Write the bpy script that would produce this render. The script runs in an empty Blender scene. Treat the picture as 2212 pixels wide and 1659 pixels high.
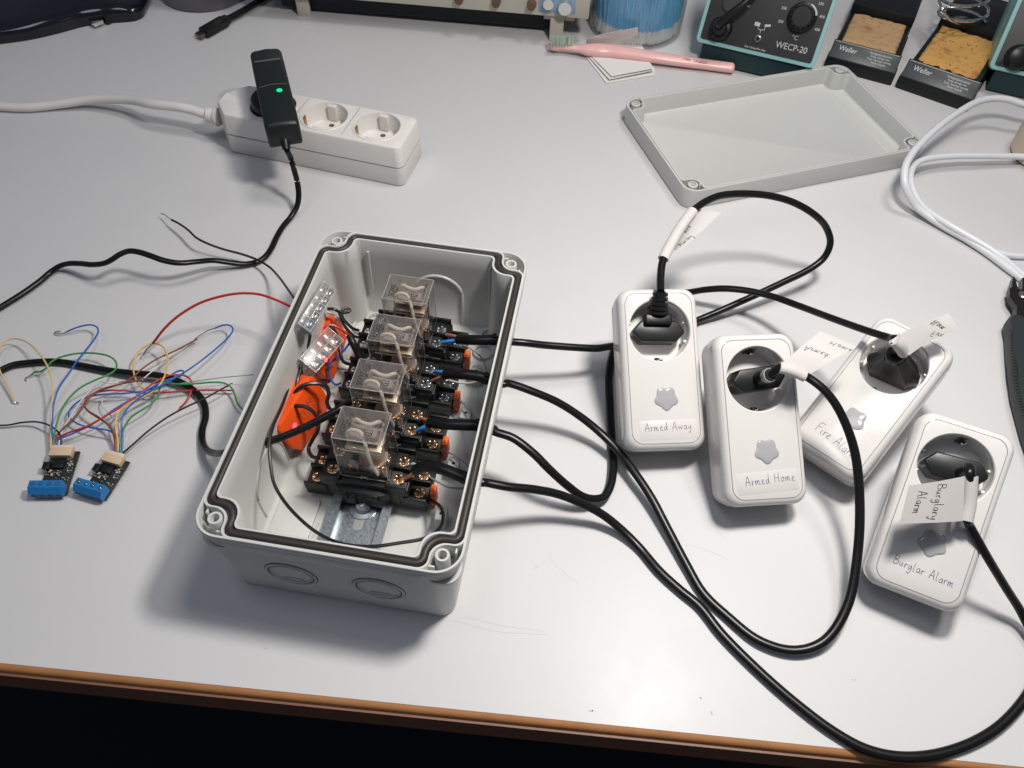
import bpy, bmesh, math, random
from mathutils import Vector, Matrix
random.seed(7)
SC = bpy.context.scene
MM = 0.0009                      # one working unit in metres

# ------------------------------------------------------------------ camera
CAM_O = Vector((0, 0, 470.9))
F_PX = 1746.07                   # focal length for a picture 2212 wide
CR = Vector((0.99913104, 0.03281555, 0.0256963)).normalized()
CU = Vector((-0.04167926, 0.78665124, 0.61598917)).normalized()
CF = Vector((0.0, 0.61652491, -0.7873354)).normalized()
cd = bpy.data.cameras.new('camera')
cam = bpy.data.objects.new('camera', cd)
SC.collection.objects.link(cam)
cd.sensor_width = 36
cd.lens = 36 * F_PX / 2212
cd.clip_start = 0.01
cd.clip_end = 50
m3 = Matrix((CR, CU, -CF)).transposed()
cam.matrix_world = Matrix.Translation(CAM_O * MM) @ m3.to_4x4()
SC.camera = cam
SC.view_settings.view_transform = 'Standard'
SC.view_settings.look = 'None'
SC.view_settings.exposure = -0.06
SC.view_settings.gamma = 1
try:
    SC.cycles.max_bounces = 14
    SC.cycles.transparent_max_bounces = 24
except Exception:
    pass
# ------------------------------------------------------------------ light
wd = bpy.data.worlds.new('World')
SC.world = wd
wd.use_nodes = True
bg = wd.node_tree.nodes['Background']
bg.inputs[0].default_value = (0.62, 0.68, 0.84, 1)
bg.inputs[1].default_value = 0.17

def area(name, loc, target, size, power, color, shape='DISK', spread=180):
    l = bpy.data.lights.new(name, 'AREA')
    l.shape = shape
    l.size = size * MM
    if shape == 'RECTANGLE':
        l.size_y = size * MM * 0.3
    l.energy = power
    l.color = color
    l.spread = math.radians(spread)
    o = bpy.data.objects.new(name, l)
    SC.collection.objects.link(o)
    o.location = Vector(loc) * MM
    d = Vector(target) - Vector(loc)
    o.rotation_euler = d.to_track_quat('-Z', 'Y').to_euler()
    return o

area('work_lamp', (185, 340, 610), (150, 330, 0), 95, 3.35, (1.0, 0.96, 0.90))
area('ceiling_lamp', (600, 700, 2100), (0, 500, 0), 480, 10.8, (1.0, 0.965, 0.92))
area('room_lamp', (-500, 200, 2100), (0, 500, 0), 700, 4.0, (0.85, 0.9, 1.0))

# ------------------------------------------------------------------ pixel -> place
VW = dict(P=(0, 0, 1.8228), a=(750, 850, .6329), b=(750, 1600, .6329), c=(0, 1150, .5426), d=(700, 100, .4747),
          e=(2400, 0, .7378), f=(2300, 1050, .6028), g=(3100, 1150, .7838), h=(1100, 1000, .3858), i=(1100, 1540, .3978),
          j=(0, 1700, .2712), k=(2650, 0, .3391), l=(3250, 0, .3535), m=(0, 600, .5877), n=(2350, 700, .6103),
          o=(2150, 0, .3391), q=(3500, 350, .6936), s=(0, 0, .4973), t=(1900, 1300, .6629), u=(3800, 1000, .4823),
          w=(2550, 750, .4222))

def ray(v, x, y):
    X, Y, s = VW[v]
    px, py = (X + x * s) / 1.8228, (Y + y * s) / 1.8228
    return CF + CR * ((px - 1106) / F_PX) - CU * ((py - 829.5) / F_PX)

def at(v, x, y, z=0.0):
    d = ray(v, x, y)
    return CAM_O + d * ((z - CAM_O.z) / d.z)

def onp(v, x, y, O, N):
    d = ray(v, x, y)
    return CAM_O + d * ((O - CAM_O).dot(N) / d.dot(N))

def path(v, pts):
    return [at(v, *p) for p in pts]

# ------------------------------------------------------------------ materials
MATS = {}

def mat(name, col, rough=0.5, metal=0.0, spec=0.5, bump=0.0, bscale=60.0, var=0.0, vscale=12.0, emit=None, estr=0.0,
        trans=0.0, sss=0.0, coat=0.0, rvar=0.0, ior=1.45, fine=False):
    if name in MATS:
        return MATS[name]
    m = bpy.data.materials.new(name)
    m.use_nodes = True
    nt = m.node_tree
    p = nt.nodes['Principled BSDF']
    p.inputs['Base Color'].default_value = (*col, 1)
    p.inputs['Roughness'].default_value = rough
    p.inputs['Metallic'].default_value = metal
    p.inputs['Specular IOR Level'].default_value = spec
    p.inputs['Transmission Weight'].default_value = trans
    p.inputs['IOR'].default_value = ior
    p.inputs['Coat Weight'].default_value = coat
    if sss:
        p.inputs['Subsurface Weight'].default_value = sss
        p.inputs['Subsurface Radius'].default_value = (.003, .003, .003)
        p.inputs['Subsurface Scale'].default_value = 0.4
    if emit:
        p.inputs['Emission Color'].default_value = (*emit, 1)
        p.inputs['Emission Strength'].default_value = estr
    tc = nt.nodes.new('ShaderNodeTexCoord')
    if bump:
        n = nt.nodes.new('ShaderNodeTexNoise')
        n.inputs['Scale'].default_value = bscale / 0.05
        n.inputs['Detail'].default_value = 3
        b = nt.nodes.new('ShaderNodeBump')
        b.inputs['Strength'].default_value = bump
        b.inputs['Distance'].default_value = 0.0002
        nt.links.new(tc.outputs['Object'], n.inputs['Vector'])
        nt.links.new(n.outputs['Fac'], b.inputs['Height'])
        nt.links.new(b.outputs['Normal'], p.inputs['Normal'])
    if var or rvar:
        n = nt.nodes.new('ShaderNodeTexNoise')
        n.inputs['Scale'].default_value = vscale
        n.inputs['Detail'].default_value = 6
        n.inputs['Roughness'].default_value = 0.65
        nt.links.new(tc.outputs['Object'], n.inputs['Vector'])
        if var:
            r = nt.nodes.new('ShaderNodeMix')
            r.data_type = 'RGBA'
            r.inputs[6].default_value = (*[c * (1 - var) for c in col], 1)
            r.inputs[7].default_value = (*[min(1, c * (1 + var)) for c in col], 1)
            nt.links.new(n.outputs['Fac'], r.inputs[0])
            nt.links.new(r.outputs[2], p.inputs['Base Color'])
        if rvar:
            mr = nt.nodes.new('ShaderNodeMapRange')
            mr.inputs['From Min'].default_value = .3
            mr.inputs['From Max'].default_value = .7
            mr.inputs['To Min'].default_value = max(0, rough - rvar)
            mr.inputs['To Max'].default_value = min(1, rough + rvar)
            nt.links.new(n.outputs['Fac'], mr.inputs['Value'])
            nt.links.new(mr.outputs['Result'], p.inputs['Roughness'])
    MATS[name] = m
    return m

def clear(name, tint, haze=0.08, hazecol=(.55, .52, .5), rough=0.06):
    m = bpy.data.materials.new(name)
    m.use_nodes = True
    nt = m.node_tree
    nt.nodes.clear()
    out = nt.nodes.new('ShaderNodeOutputMaterial')
    tr = nt.nodes.new('ShaderNodeBsdfTransparent')
    tr.inputs[0].default_value = (*tint, 1)
    gl = nt.nodes.new('ShaderNodeBsdfGlossy')
    gl.inputs['Roughness'].default_value = rough
    df = nt.nodes.new('ShaderNodeBsdfDiffuse')
    df.inputs[0].default_value = (*hazecol, 1)
    lw = nt.nodes.new('ShaderNodeLayerWeight')
    pw = nt.nodes.new('ShaderNodeMath')
    pw.operation = 'POWER'
    pw.inputs[1].default_value = 5
    nt.links.new(lw.outputs['Facing'], pw.inputs[0])
    fr = nt.nodes.new('ShaderNodeMath')
    fr.operation = 'MULTIPLY_ADD'
    fr.inputs[1].default_value = .9
    fr.inputs[2].default_value = .045
    nt.links.new(pw.outputs[0], fr.inputs[0])
    m1 = nt.nodes.new('ShaderNodeMixShader')
    tc = nt.nodes.new('ShaderNodeTexCoord')
    ns = nt.nodes.new('ShaderNodeTexNoise')
    ns.inputs['Scale'].default_value = 900
    ns.inputs['Detail'].default_value = 5
    mr = nt.nodes.new('ShaderNodeMapRange')
    mr.inputs['From Min'].default_value = .35
    mr.inputs['From Max'].default_value = .7
    mr.inputs['To Min'].default_value = haze * .8
    mr.inputs['To Max'].default_value = haze * 1.25
    nt.links.new(tc.outputs['Object'], ns.inputs['Vector'])
    nt.links.new(ns.outputs['Fac'], mr.inputs['Value'])
    nt.links.new(mr.outputs['Result'], m1.inputs[0])
    nt.links.new(tr.outputs[0], m1.inputs[1])
    nt.links.new(df.outputs[0], m1.inputs[2])
    m2 = nt.nodes.new('ShaderNodeMixShader')
    nt.links.new(fr.outputs[0], m2.inputs[0])
    nt.links.new(m1.outputs[0], m2.inputs[1])
    nt.links.new(gl.outputs[0], m2.inputs[2])
    nt.links.new(m2.outputs[0], out.inputs[0])
    MATS[name] = m
    return m

def speckle(m, scale, lo, hi, col, strength=1.0):
    """mix small dirt or pore spots into the base colour"""
    nt = m.node_tree
    p = nt.nodes['Principled BSDF']
    tc = nt.nodes.new('ShaderNodeTexCoord')
    n = nt.nodes.new('ShaderNodeTexNoise')
    n.inputs['Scale'].default_value = scale
    n.inputs['Detail'].default_value = 2
    r = nt.nodes.new('ShaderNodeMapRange')
    r.inputs['From Min'].default_value = lo
    r.inputs['From Max'].default_value = hi
    r.inputs['To Max'].default_value = strength
    x = nt.nodes.new('ShaderNodeMix')
    x.data_type = 'RGBA'
    bc = p.inputs['Base Color']
    if bc.links:
        nt.links.new(bc.links[0].from_socket, x.inputs[6])
    else:
        x.inputs[6].default_value = bc.default_value
    x.inputs[7].default_value = (*col, 1)
    nt.links.new(tc.outputs['Object'], n.inputs['Vector'])
    nt.links.new(n.outputs['Fac'], r.inputs['Value'])
    nt.links.new(r.outputs['Result'], x.inputs[0])
    nt.links.new(x.outputs[2], bc)
    return m

TABLE = speckle(mat('laminate', (.575, .57, .575), .42, spec=.36, bump=.05, bscale=30, var=.03, vscale=9, rvar=.06), 9, .62, .80, (.50, .495, .485), .4)
WOOD = mat('edge_wood', (.38, .165, .06), .7, bump=.2, bscale=8, var=.25, vscale=60)
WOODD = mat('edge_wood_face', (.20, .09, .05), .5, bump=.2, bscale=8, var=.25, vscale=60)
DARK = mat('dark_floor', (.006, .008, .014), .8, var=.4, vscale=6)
GREY = mat('grey_abs', (.54, .545, .525), .38, bump=.10, bscale=40, var=.03, vscale=30)
RUB = mat('gasket_rubber', (.030, .026, .022), .5, bump=.15, bscale=50, var=.2, vscale=80)
WHT = mat('white_gloss', (.63, .61, .595), .10, spec=.5, bump=.015, bscale=30, rvar=.03)
WHT2 = mat('white_body', (.62, .605, .585), .30, bump=.04, bscale=60)
STRIP = mat('strip_white', (.71, .68, .65), .35, bump=.05, bscale=60, var=.04, vscale=30)
SEAM = mat('seam_line', (.28, .27, .27), .5)
STAR = mat('star_grey', (.36, .36, .37), .10, spec=.5)
STICK = mat('sticker', (.625, .60, .58), .22)
PAPER = mat('paper', (.52, .50, .485), .6, bump=.1, bscale=20, var=.03, vscale=40)
INK = mat('ink_blue', (.03, .03, .14), .5)
INKK = mat('ink_black', (.02, .02, .025), .5)
BLK = mat('black_plastic', (.009, .010, .0105), .36, spec=.4, bump=.1, bscale=50, var=.2, vscale=60)
SOCK = mat('socket_black', (.011, .012, .012), .45, spec=.4, bump=.15, bscale=60, var=.25, vscale=60)
CAB = mat('cable_black', (.006, .006, .0065), .30, spec=.35, bump=.12, bscale=14, var=.2, vscale=70)
ZINC = mat('zinc', (.48, .52, .55), .33, metal=1, bump=.12, bscale=60, var=.16, vscale=700, rvar=.08)
SCRW = mat('screw_silver', (.72, .74, .75), .2, metal=1, bump=.3, bscale=40)
SCRC = mat('copper_and_warm_glint', (.80, .47, .27), .22, metal=1, bump=.3, bscale=40)  # relay contacts' copper; on screws a warm reflection put into the colour
CLMP = mat('clamp_tin', (.50, .49, .47), .38, metal=1, bump=.3, bscale=60)
CHRM = mat('chrome', (.78, .78, .76), .15, metal=1)
BRASS = mat('brass', (.42, .27, .12), .35, metal=1)
ORNG = mat('orange_plastic', (.80, .085, .010), .35, bump=.08, bscale=50, var=.06, vscale=50)
ORTAB = mat('orange_tab', (.80, .13, .02), .4)
LEDG = mat('led_green', (.0, .6, .25), .3, emit=(.0, .75, .22), estr=1.0)
LEDR = mat('led_red', (.8, .02, .02), .4, emit=(1, .02, .05), estr=9.0)
CREAM = mat('wire_cream', (.86, .80, .70), .3)
ACRY = clear('clear_cover', (.95, .94, .93), .05, (.50, .47, .44), .06)
TOPC = clear('clear_top', (.95, .93, .915), .10, (.42, .39, .37), .10)
ACRE = clear('clear_edge', (.86, .84, .82), .5, (.66, .64, .62), .1)
WAGC = clear('clear_connector', (.86, .85, .87), .16, (.50, .49, .51), .3)
TUBC = clear('clear_tub', (.96, .98, .98), .05, (.7, .75, .75), .12)
WC = dict(cream=mat('w_cream', (.62, .46, .22), .38), blue=mat('w_blue', (.015, .11, .44), .35), green=mat('w_green', (.03, .24, .05), .38),
          black=mat('w_black', (.012, .012, .013), .35), brown=mat('w_brown', (.22, .055, .03), .38), red=mat('w_red', (.46, .02, .012), .34),
          white=mat('w_white', (.6, .56, .55), .4), yellow=mat('w_yellow', (.66, .42, .11), .38), grey=mat('w_grey', (.25, .24, .24), .4),
          purple=mat('w_purple', (.09, .05, .22), .38), tin=mat('w_tin', (.5, .49, .46), .3, metal=1), lblue=mat('w_lblue', (.25, .42, .52), .4),
          bluei=mat('w_blue_bright', (.03, .22, .62), .4), browni=mat('w_brown_light', (.32, .13, .08), .4))

# ------------------------------------------------------------------ mesh builder
def cr(pts, k=6):
    """Catmull-Rom through the points"""
    P = [Vector(p) for p in pts]
    if len(P) < 3:
        return P
    P = [P[0] * 2 - P[1]] + P + [P[-1] * 2 - P[-2]]
    out = []
    for i in range(1, len(P) - 2):
        p0, p1, p2, p3 = P[i - 1:i + 3]
        t0 = 0
        t1 = t0 + max((p1 - p0).length, 1e-4) ** .5
        t2 = t1 + max((p2 - p1).length, 1e-4) ** .5
        t3 = t2 + max((p3 - p2).length, 1e-4) ** .5
        for j in range(k):
            t = t1 + (t2 - t1) * j / k
            a1 = p0 * ((t1 - t) / (t1 - t0)) + p1 * ((t - t0) / (t1 - t0))
            a2 = p1 * ((t2 - t) / (t2 - t1)) + p2 * ((t - t1) / (t2 - t1))
            a3 = p2 * ((t3 - t) / (t3 - t2)) + p3 * ((t - t2) / (t3 - t2))
            b1 = a1 * ((t2 - t) / (t2 - t0)) + a2 * ((t - t0) / (t2 - t0))
            b2 = a2 * ((t3 - t) / (t3 - t1)) + a3 * ((t - t1) / (t3 - t1))
            out.append(b1 * ((t2 - t) / (t2 - t1)) + b2 * ((t - t1) / (t2 - t1)))
    out.append(P[-2])
    return out

class MB:
    def __init__(s):
        s.bm = bmesh.new()

    def _add(s, b, M=None):
        if M is not None:
            b.transform(M)
        tmp = bpy.data.meshes.new('t')
        b.to_mesh(tmp)
        s.bm.from_mesh(tmp)
        bpy.data.meshes.remove(tmp)
        b.free()
        return s

    def box(s, c, d, bev=.4, seg=2, M=None, R=None):
        b = bmesh.new()
        bmesh.ops.create_cube(b, size=1)
        b.transform(Matrix.Diagonal((*d, 1)))
        if bev:
            bmesh.ops.bevel(b, geom=b.edges[:], offset=min(bev, min(d) * .45), segments=seg, affect='EDGES', profile=.5)
        T = Matrix.Translation(Vector(c))
        if R is not None:
            T = T @ R.to_4x4()
        if M is not None:
            T = M @ T
        return s._add(b, T)

    def loft(s, rings, cap0=True, cap1=True, closed=False):
        b = bmesh.new()
        vs = [[b.verts.new(p) for p in r] for r in rings]
        n = len(vs[0])
        pairs = list(zip(vs, vs[1:])) + ([(vs[-1], vs[0])] if closed else [])
        for A, B in pairs:
            for i in range(n):
                j = (i + 1) % n
                try:
                    b.faces.new((A[i], A[j], B[j], B[i]))
                except ValueError:
                    pass
        if not closed:
            if cap0:
                b.faces.new(list(reversed(vs[0])))
            if cap1:
                b.faces.new(vs[-1])
        return s._add(b)

    def cyl(s, p0, p1, r0, r1=None, n=20, cap=True):
        p0, p1 = Vector(p0), Vector(p1)
        r1 = r0 if r1 is None else r1
        q = (p1 - p0).to_track_quat('Z', 'Y').to_matrix()
        def ring(p, r):
            return [p + q @ Vector((r * math.cos(2 * math.pi * i / n), r * math.sin(2 * math.pi * i / n), 0)) for i in range(n)]
        return s.loft([ring(p0, r0), ring(p1, r1)], cap, cap)

    def lathe(s, prof, n=40, M=None, cap0=False, cap1=False):
        b = MB()
        rings = [[Vector((r * math.cos(2 * math.pi * i / n), r * math.sin(2 * math.pi * i / n), z)) for i in range(n)] for r, z in prof]
        b.loft(rings, cap0, cap1)
        return s._add(b.bm, M)

    def tube(s, pts, r, flat=None, n=10, k=6, smooth=True, taper=None, up=None):
        P = cr(pts, k) if smooth else [Vector(p) for p in pts]
        Q = [P[0]]
        for p in P[1:]:
            if (p - Q[-1]).length > 1e-3:
                Q.append(p)
        P = Q
        if len(P) < 2:
            return s
        a, bb = flat if flat else (r, r)
        rings = []
        for i, p in enumerate(P):
            t = (P[min(i + 1, len(P) - 1)] - P[max(i - 1, 0)]).normalized()
            if up is None:
                u = Vector((0, 0, 1))
                if abs(t.z) > .93:
                    u = u * (1 - (abs(t.z) - .93) / .07) + Vector((0, 1, 0)) * ((abs(t.z) - .93) / .07)
            else:
                u = up
            sd = t.cross(u).normalized()
            nn = sd.cross(t)
            f = taper(i / (len(P) - 1)) if taper else 1
            rings.append([p + sd * (a * f * math.cos(2 * math.pi * j / n)) + nn * (bb * f * math.sin(2 * math.pi * j / n)) for j in range(n)])
        return s.loft(rings)

    def prism(s, out, z0, z1, bev=0.3, M=None, seg=2):
        b = bmesh.new()
        lo = [b.verts.new((x, y, z0)) for x, y in out]
        f = b.faces.new(lo)
        r = bmesh.ops.extrude_face_region(b, geom=[f])
        for v in r['geom']:
            if isinstance(v, bmesh.types.BMVert):
                v.co.z = z1
        bmesh.ops.recalc_face_normals(b, faces=b.faces[:])
        if bev:
            es = [e for e in b.edges if e.calc_face_angle(0) > .5]
            bmesh.ops.bevel(b, geom=es, offset=bev, segments=seg, affect='EDGES', profile=.5, clamp_overlap=True)
        return s._add(b, M)

    def plate(s, outer, holes, z, M=None):
        """flat sheet with holes"""
        b = bmesh.new()
        es = []
        for L in [outer] + holes:
            vs = [b.verts.new((x, y, z)) for x, y in L]
            for i in range(len(vs)):
                es.append(b.edges.new((vs[i], vs[(i + 1) % len(vs)])))
        bmesh.ops.triangle_fill(b, use_beauty=True, edges=es, normal=(0, 0, 1))
        return s._add(b, M)

    def ribbon(s, pts, w, up, h=.12):
        """flat pen stroke lying on a surface with normal up"""
        P = [Vector(p) for p in pts]
        if len(P) < 2:
            return s
        rings = []
        for i, p in enumerate(P):
            t = (P[min(i + 1, len(P) - 1)] - P[max(i - 1, 0)])
            if t.length < 1e-6:
                t = Vector((1, 0, 0))
            t.normalize()
            sd = t.cross(up).normalized() * w
            rings.append([p - sd, p + sd, p + sd * .7 + up * h, p - sd * .7 + up * h])
        return s.loft(rings)

COL = SC.collection

def finish(mb, name, material, parent=None, world=None, M=None, angle=38):
    """mb in working units; world=True: coordinates are world ones, parent transform is undone"""
    bm = mb.bm
    bmesh.ops.remove_doubles(bm, verts=bm.verts[:], dist=1e-4)
    bmesh.ops.recalc_face_normals(bm, faces=bm.faces[:])
    if M is not None:
        bm.transform(M)
    o = bpy.data.objects.new(name, None)
    if world and parent is not None:
        top = parent
        while top.parent:
            top = top.parent
        W = top['_m']
        W = Matrix([W[i * 4:i * 4 + 4] for i in range(4)])
        bm.transform(W.inverted())
    base = Vector((0, 0, 0))
    if parent is None:
        cs = [v.co for v in bm.verts]
        lo = Vector([min(c[i] for c in cs) for i in range(3)])
        hi = Vector([max(c[i] for c in cs) for i in range(3)])
        base = Vector(((lo.x + hi.x) / 2, (lo.y + hi.y) / 2, lo.z))
        bm.transform(Matrix.Translation(-base))
    bm.transform(Matrix.Scale(MM, 4))
    me = bpy.data.meshes.new(name)
    bm.to_mesh(me)
    bm.free()
    for p in me.polygons:
        p.use_smooth = True
    me.set_sharp_from_angle(angle=math.radians(angle))
    me.materials.append(material)
    bpy.data.objects.remove(o)
    o = bpy.data.objects.new(name, me)
    COL.objects.link(o)
    if parent is not None:
        o.parent = parent
    else:
        o.location = base * MM
    return o

def tag(o, label=None, cat=None, group=None, kind=None):
    if label:
        o['label'] = label
    if cat:
        o['category'] = cat
    if group:
        o['group'] = group
    if kind:
        o['kind'] = kind
    return o

def thing(name, label, cat, loc=(0, 0, 0), R=None, group=None):
    o = bpy.data.objects.new(name, None)
    COL.objects.link(o)
    o.empty_display_size = .01
    M = Matrix.Translation(Vector(loc))
    if R is not None:
        M = M @ R.to_4x4()
    o['_m'] = [x for r in M for x in r]
    M2 = M.copy()
    M2.translation = M2.translation * MM
    o.matrix_world = M2
    return tag(o, label, cat, group)

def RZ(a):
    return Matrix.Rotation(a, 3, 'Z')

def rrect(a, b, r, n=8, cx=0, cy=0):
    out = []
    for sx, sy, a0 in ((1, -1, -90), (1, 1, 0), (-1, 1, 90), (-1, -1, 180)):
        for i in range(n + 1):
            t = math.radians(a0 + 90 * i / n)
            out.append((cx + sx * (a - r) + r * math.cos(t), cy + sy * (b - r) + r * math.sin(t)))
    return out

def z3(pts, z):
    return [Vector((x, y, z)) for x, y in pts]

def circ(r, n=40, cx=0, cy=0):
    return [(cx + r * math.cos(2 * math.pi * i / n), cy + r * math.sin(2 * math.pi * i / n)) for i in range(n)]

def textmesh(txt, size, M, name, material, parent, shear=0, ext=.08, align='CENTER', off=0.0, sx=1.0):
    cu = bpy.data.curves.new('t', 'FONT')
    cu.body = txt
    cu.size = size
    cu.align_x = align
    cu.align_y = 'CENTER'
    cu.extrude = ext
    cu.shear = shear
    cu.offset = off
    cu.resolution_u = 3
    to = bpy.data.objects.new('t', cu)
    COL.objects.link(to)
    bpy.context.view_layer.update()
    dg = bpy.context.evaluated_depsgraph_get()
    me = bpy.data.meshes.new_from_object(to.evaluated_get(dg))
    bpy.data.objects.remove(to)
    b = MB()
    b.bm.from_mesh(me)
    b.bm.transform(Matrix.Diagonal((sx, 1, 1, 1)))
    bpy.data.meshes.remove(me)
    return finish(b, name, material, parent, M=M)

# handwriting: strokes in a box one unit high (x height .5)
L = {
 'A': (.62, [[(0, 0), (.12, .4), (.3, 1), (.42, .5), (.55, 0)], [(.05, .35), (.5, .42)]]),
 'H': (.66, [[(.05, 0), (.1, .9)], [(.5, 0), (.52, .95)], [(.08, .45), (.52, .5)]]),
 'F': (.5, [[(.05, 0), (.08, .95), (.5, 1)], [(.07, .52), (.4, .56)]]),
 'B': (.56, [[(.05, 0), (.1, .95)], [(.1, .95), (.4, .92), (.42, .62), (.12, .5), (.48, .42), (.5, .1), (.2, 0), (.05, .04)]]),
 'a': (.42, [[(.36, .42), (.2, .5), (.04, .3), (.1, .05), (.25, .08), (.35, .4), (.36, .1), (.42, .02)]]),
 'r': (.3, [[(.02, .45), (.06, .0), (.08, .35), (.2, .48), (.3, .42)]]),
 'm': (.62, [[(.02, .45), (.05, 0), (.08, .35), (.2, .48), (.24, .05), (.3, .38), (.42, .46), (.46, .05), (.56, .02)]]),
 'n': (.45, [[(.02, .45), (.05, 0), (.08, .35), (.24, .48), (.3, .05), (.42, .02)]]),
 'e': (.38, [[(.04, .22), (.2, .3), (.28, .42), (.16, .5), (.04, .3), (.1, .04), (.36, .06)]]),
 'd': (.45, [[(.3, .4), (.15, .46), (.03, .2), (.14, .02), (.28, .2), (.36, 1), (.34, .3), (.4, .02)]]),
 'w': (.55, [[(.02, .45), (.1, .05), (.24, .35), (.34, .04), (.5, .48)]]),
 'y': (.45, [[(.03, .45), (.1, .15), (.28, .2), (.36, .48), (.32, -.1), (.18, -.4), (.08, -.2)]]),
 'o': (.42, [[(.2, .48), (.04, .3), (.12, .02), (.3, .1), (.32, .36), (.18, .48), (.4, .42)]]),
 'i': (.2, [[(.05, .45), (.06, .05), (.16, .02)], [(.08, .66), (.1, .7)]]),
 'l': (.22, [[(.06, 1), (.05, .1), (.16, .02)]]),
 'u': (.45, [[(.03, .45), (.06, .08), (.22, .06), (.32, .44), (.33, .08), (.42, .02)]]),
 'g': (.44, [[(.34, .42), (.2, .5), (.05, .3), (.15, .05), (.33, .4), (.3, -.2), (.14, -.4), (.02, -.2)]]),
 'c': (.34, [[(.3, .42), (.15, .48), (.04, .25), (.12, .03), (.32, .08)]]),
 ' ': (.35, []),
}

def handwriting(mb, txt, fn, up, size, w=.22, gap=.10, cond=.95, seed=1):
    """fn(u, v) -> point; u along the line, v up, in working units"""
    rnd = random.Random(seed)
    u = 0
    for ch in txt:
        wd_, st = L[ch]
        dv = rnd.uniform(-.05, .05)
        for s_ in st:
            pts = cr([Vector(((u + x * cond) * size, (y + dv) * size, 0)) for x, y in s_], 4)
            mb.ribbon([fn(p.x, p.y) for p in pts], w, up)
        u += (wd_ + gap) * cond
    return u * size

# ------------------------------------------------------------------ table and surroundings
eA, eB = at('P', 0, 1432), at('P', 2212, 1657)
ed = (eB - eA).normalized()
back = Vector((-ed.y, ed.x, 0))
tA, tB = eA - ed * 900, eB + ed * 900
mb = MB()
pl = [tA, tB, tB + back * 1500, tA + back * 1500]
mb.loft([[p + Vector((0, 0, -24)) for p in pl], [p + Vector((0, 0, 0)) for p in pl]])
top = finish(mb, 'tabletop', TABLE)
tag(top, kind='structure')
mb = MB()
W0, W1 = tA - back * 1.6, tB - back * 1.6
prof = [(0, -.3), (-1.4, -.4), (-2.8, -1.1), (-3.6, -2.4), (-3.9, -4.4)]
rings = [[p + back * (a) + Vector((0, 0, z)) for p in (tA, tB)] for a, z in prof]
b = bmesh.new()
vs = [[b.verts.new(p) for p in r] for r in rings]
for A_, B_ in zip(vs, vs[1:]):
    b.faces.new((A_[0], A_[1], B_[1], B_[0]))
mb._add(b)
e1 = finish(mb, 'edge_band', WOOD, None)
mw = e1.matrix_world.copy()
e1.parent = top
e1.location = e1.location - top.location
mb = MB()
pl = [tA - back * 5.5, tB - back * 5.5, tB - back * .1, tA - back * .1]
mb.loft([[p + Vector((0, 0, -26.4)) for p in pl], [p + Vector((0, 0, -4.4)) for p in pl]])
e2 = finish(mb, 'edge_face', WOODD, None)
e2.parent = top
e2.location = e2.location - top.location
mb = MB()
mb.box((0, 300, -760), (5000, 5000, 6), 0)
tag(finish(mb, 'floor', DARK), kind='structure')
# scratches and specks on the laminate, part of the tabletop
SCR = mat('scratch', (.47, .465, .46), .6)
mb = MB()
for v, pts in (('b', [(1700, 1310), (1950, 1365), (2200, 1400)]), ('b', [(1640, 1330), (1900, 1400), (2212, 1420)]), ('t', [(380, 1330), (460, 1420), (570, 1505)]),
               ('t', [(1200, 1270), (1340, 1310), (1460, 1360)]), ('t', [(1060, 872), (1105, 882)]), ('t', [(1330, 1120), (1440, 1240)])):
    mb.ribbon(cr([at(v, x, y, .02) for x, y in pts], 5), .11, Vector((0, 0, 1)), .03)
for v, x, y in (('P', 578, 1401), ('P', 612, 583), ('P', 1160, 1225), ('P', 1845, 1470), ('P', 1512, 1508), ('P', 1278, 1536), ('P', 2195, 1355), ('P', 1535, 1540), ('P', 322, 823)):
    for q in range(3):
        p = at(v, x + random.uniform(-5, 5), y + random.uniform(-3, 3), .02)
        mb.cyl(p, p + Vector((0, 0, .1)), random.uniform(.3, .6), n=6)
e3 = finish(mb, 'scratch', SCR, None)
e3.parent = top
e3.location = e3.location - top.location

mb = MB()
rndm = random.Random(21)
for q in range(46):
    p = at('P', rndm.uniform(60, 2150), rndm.uniform(120, 1500), .02)
    mb.cyl(p, p + Vector((0, 0, .06)), rndm.uniform(.18, .42), n=6)
for q in range(9):
    p = at('P', rndm.uniform(60, 2150), rndm.uniform(300, 1480), .02)
    a_ = rndm.uniform(0, 3.1)
    d_ = Vector((math.cos(a_), math.sin(a_), 0)) * rndm.uniform(3, 12)
    mb.ribbon([p, p + d_ * .5 + Vector((.4, .2, 0)), p + d_], .07, Vector((0, 0, 1)), .03)
e4 = finish(mb, 'wear_marks', SCR, None)
e4.parent = top
e4.location = e4.location - top.location
tag(e4, kind='stuff')

# ------------------------------------------------------------------ the enclosure
BYAW = -0.129103
BX, BY = -81.59, 313.63
BA, BB, BH = 75.0, 125.1, 74.8
BR_ = RZ(BYAW)
BM = Matrix.Translation((BX, BY, 0)) @ BR_.to_4x4()
BI = BM.inverted()

def bw(x, y, z=0):
    return BM @ Vector((x, y, z))

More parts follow.
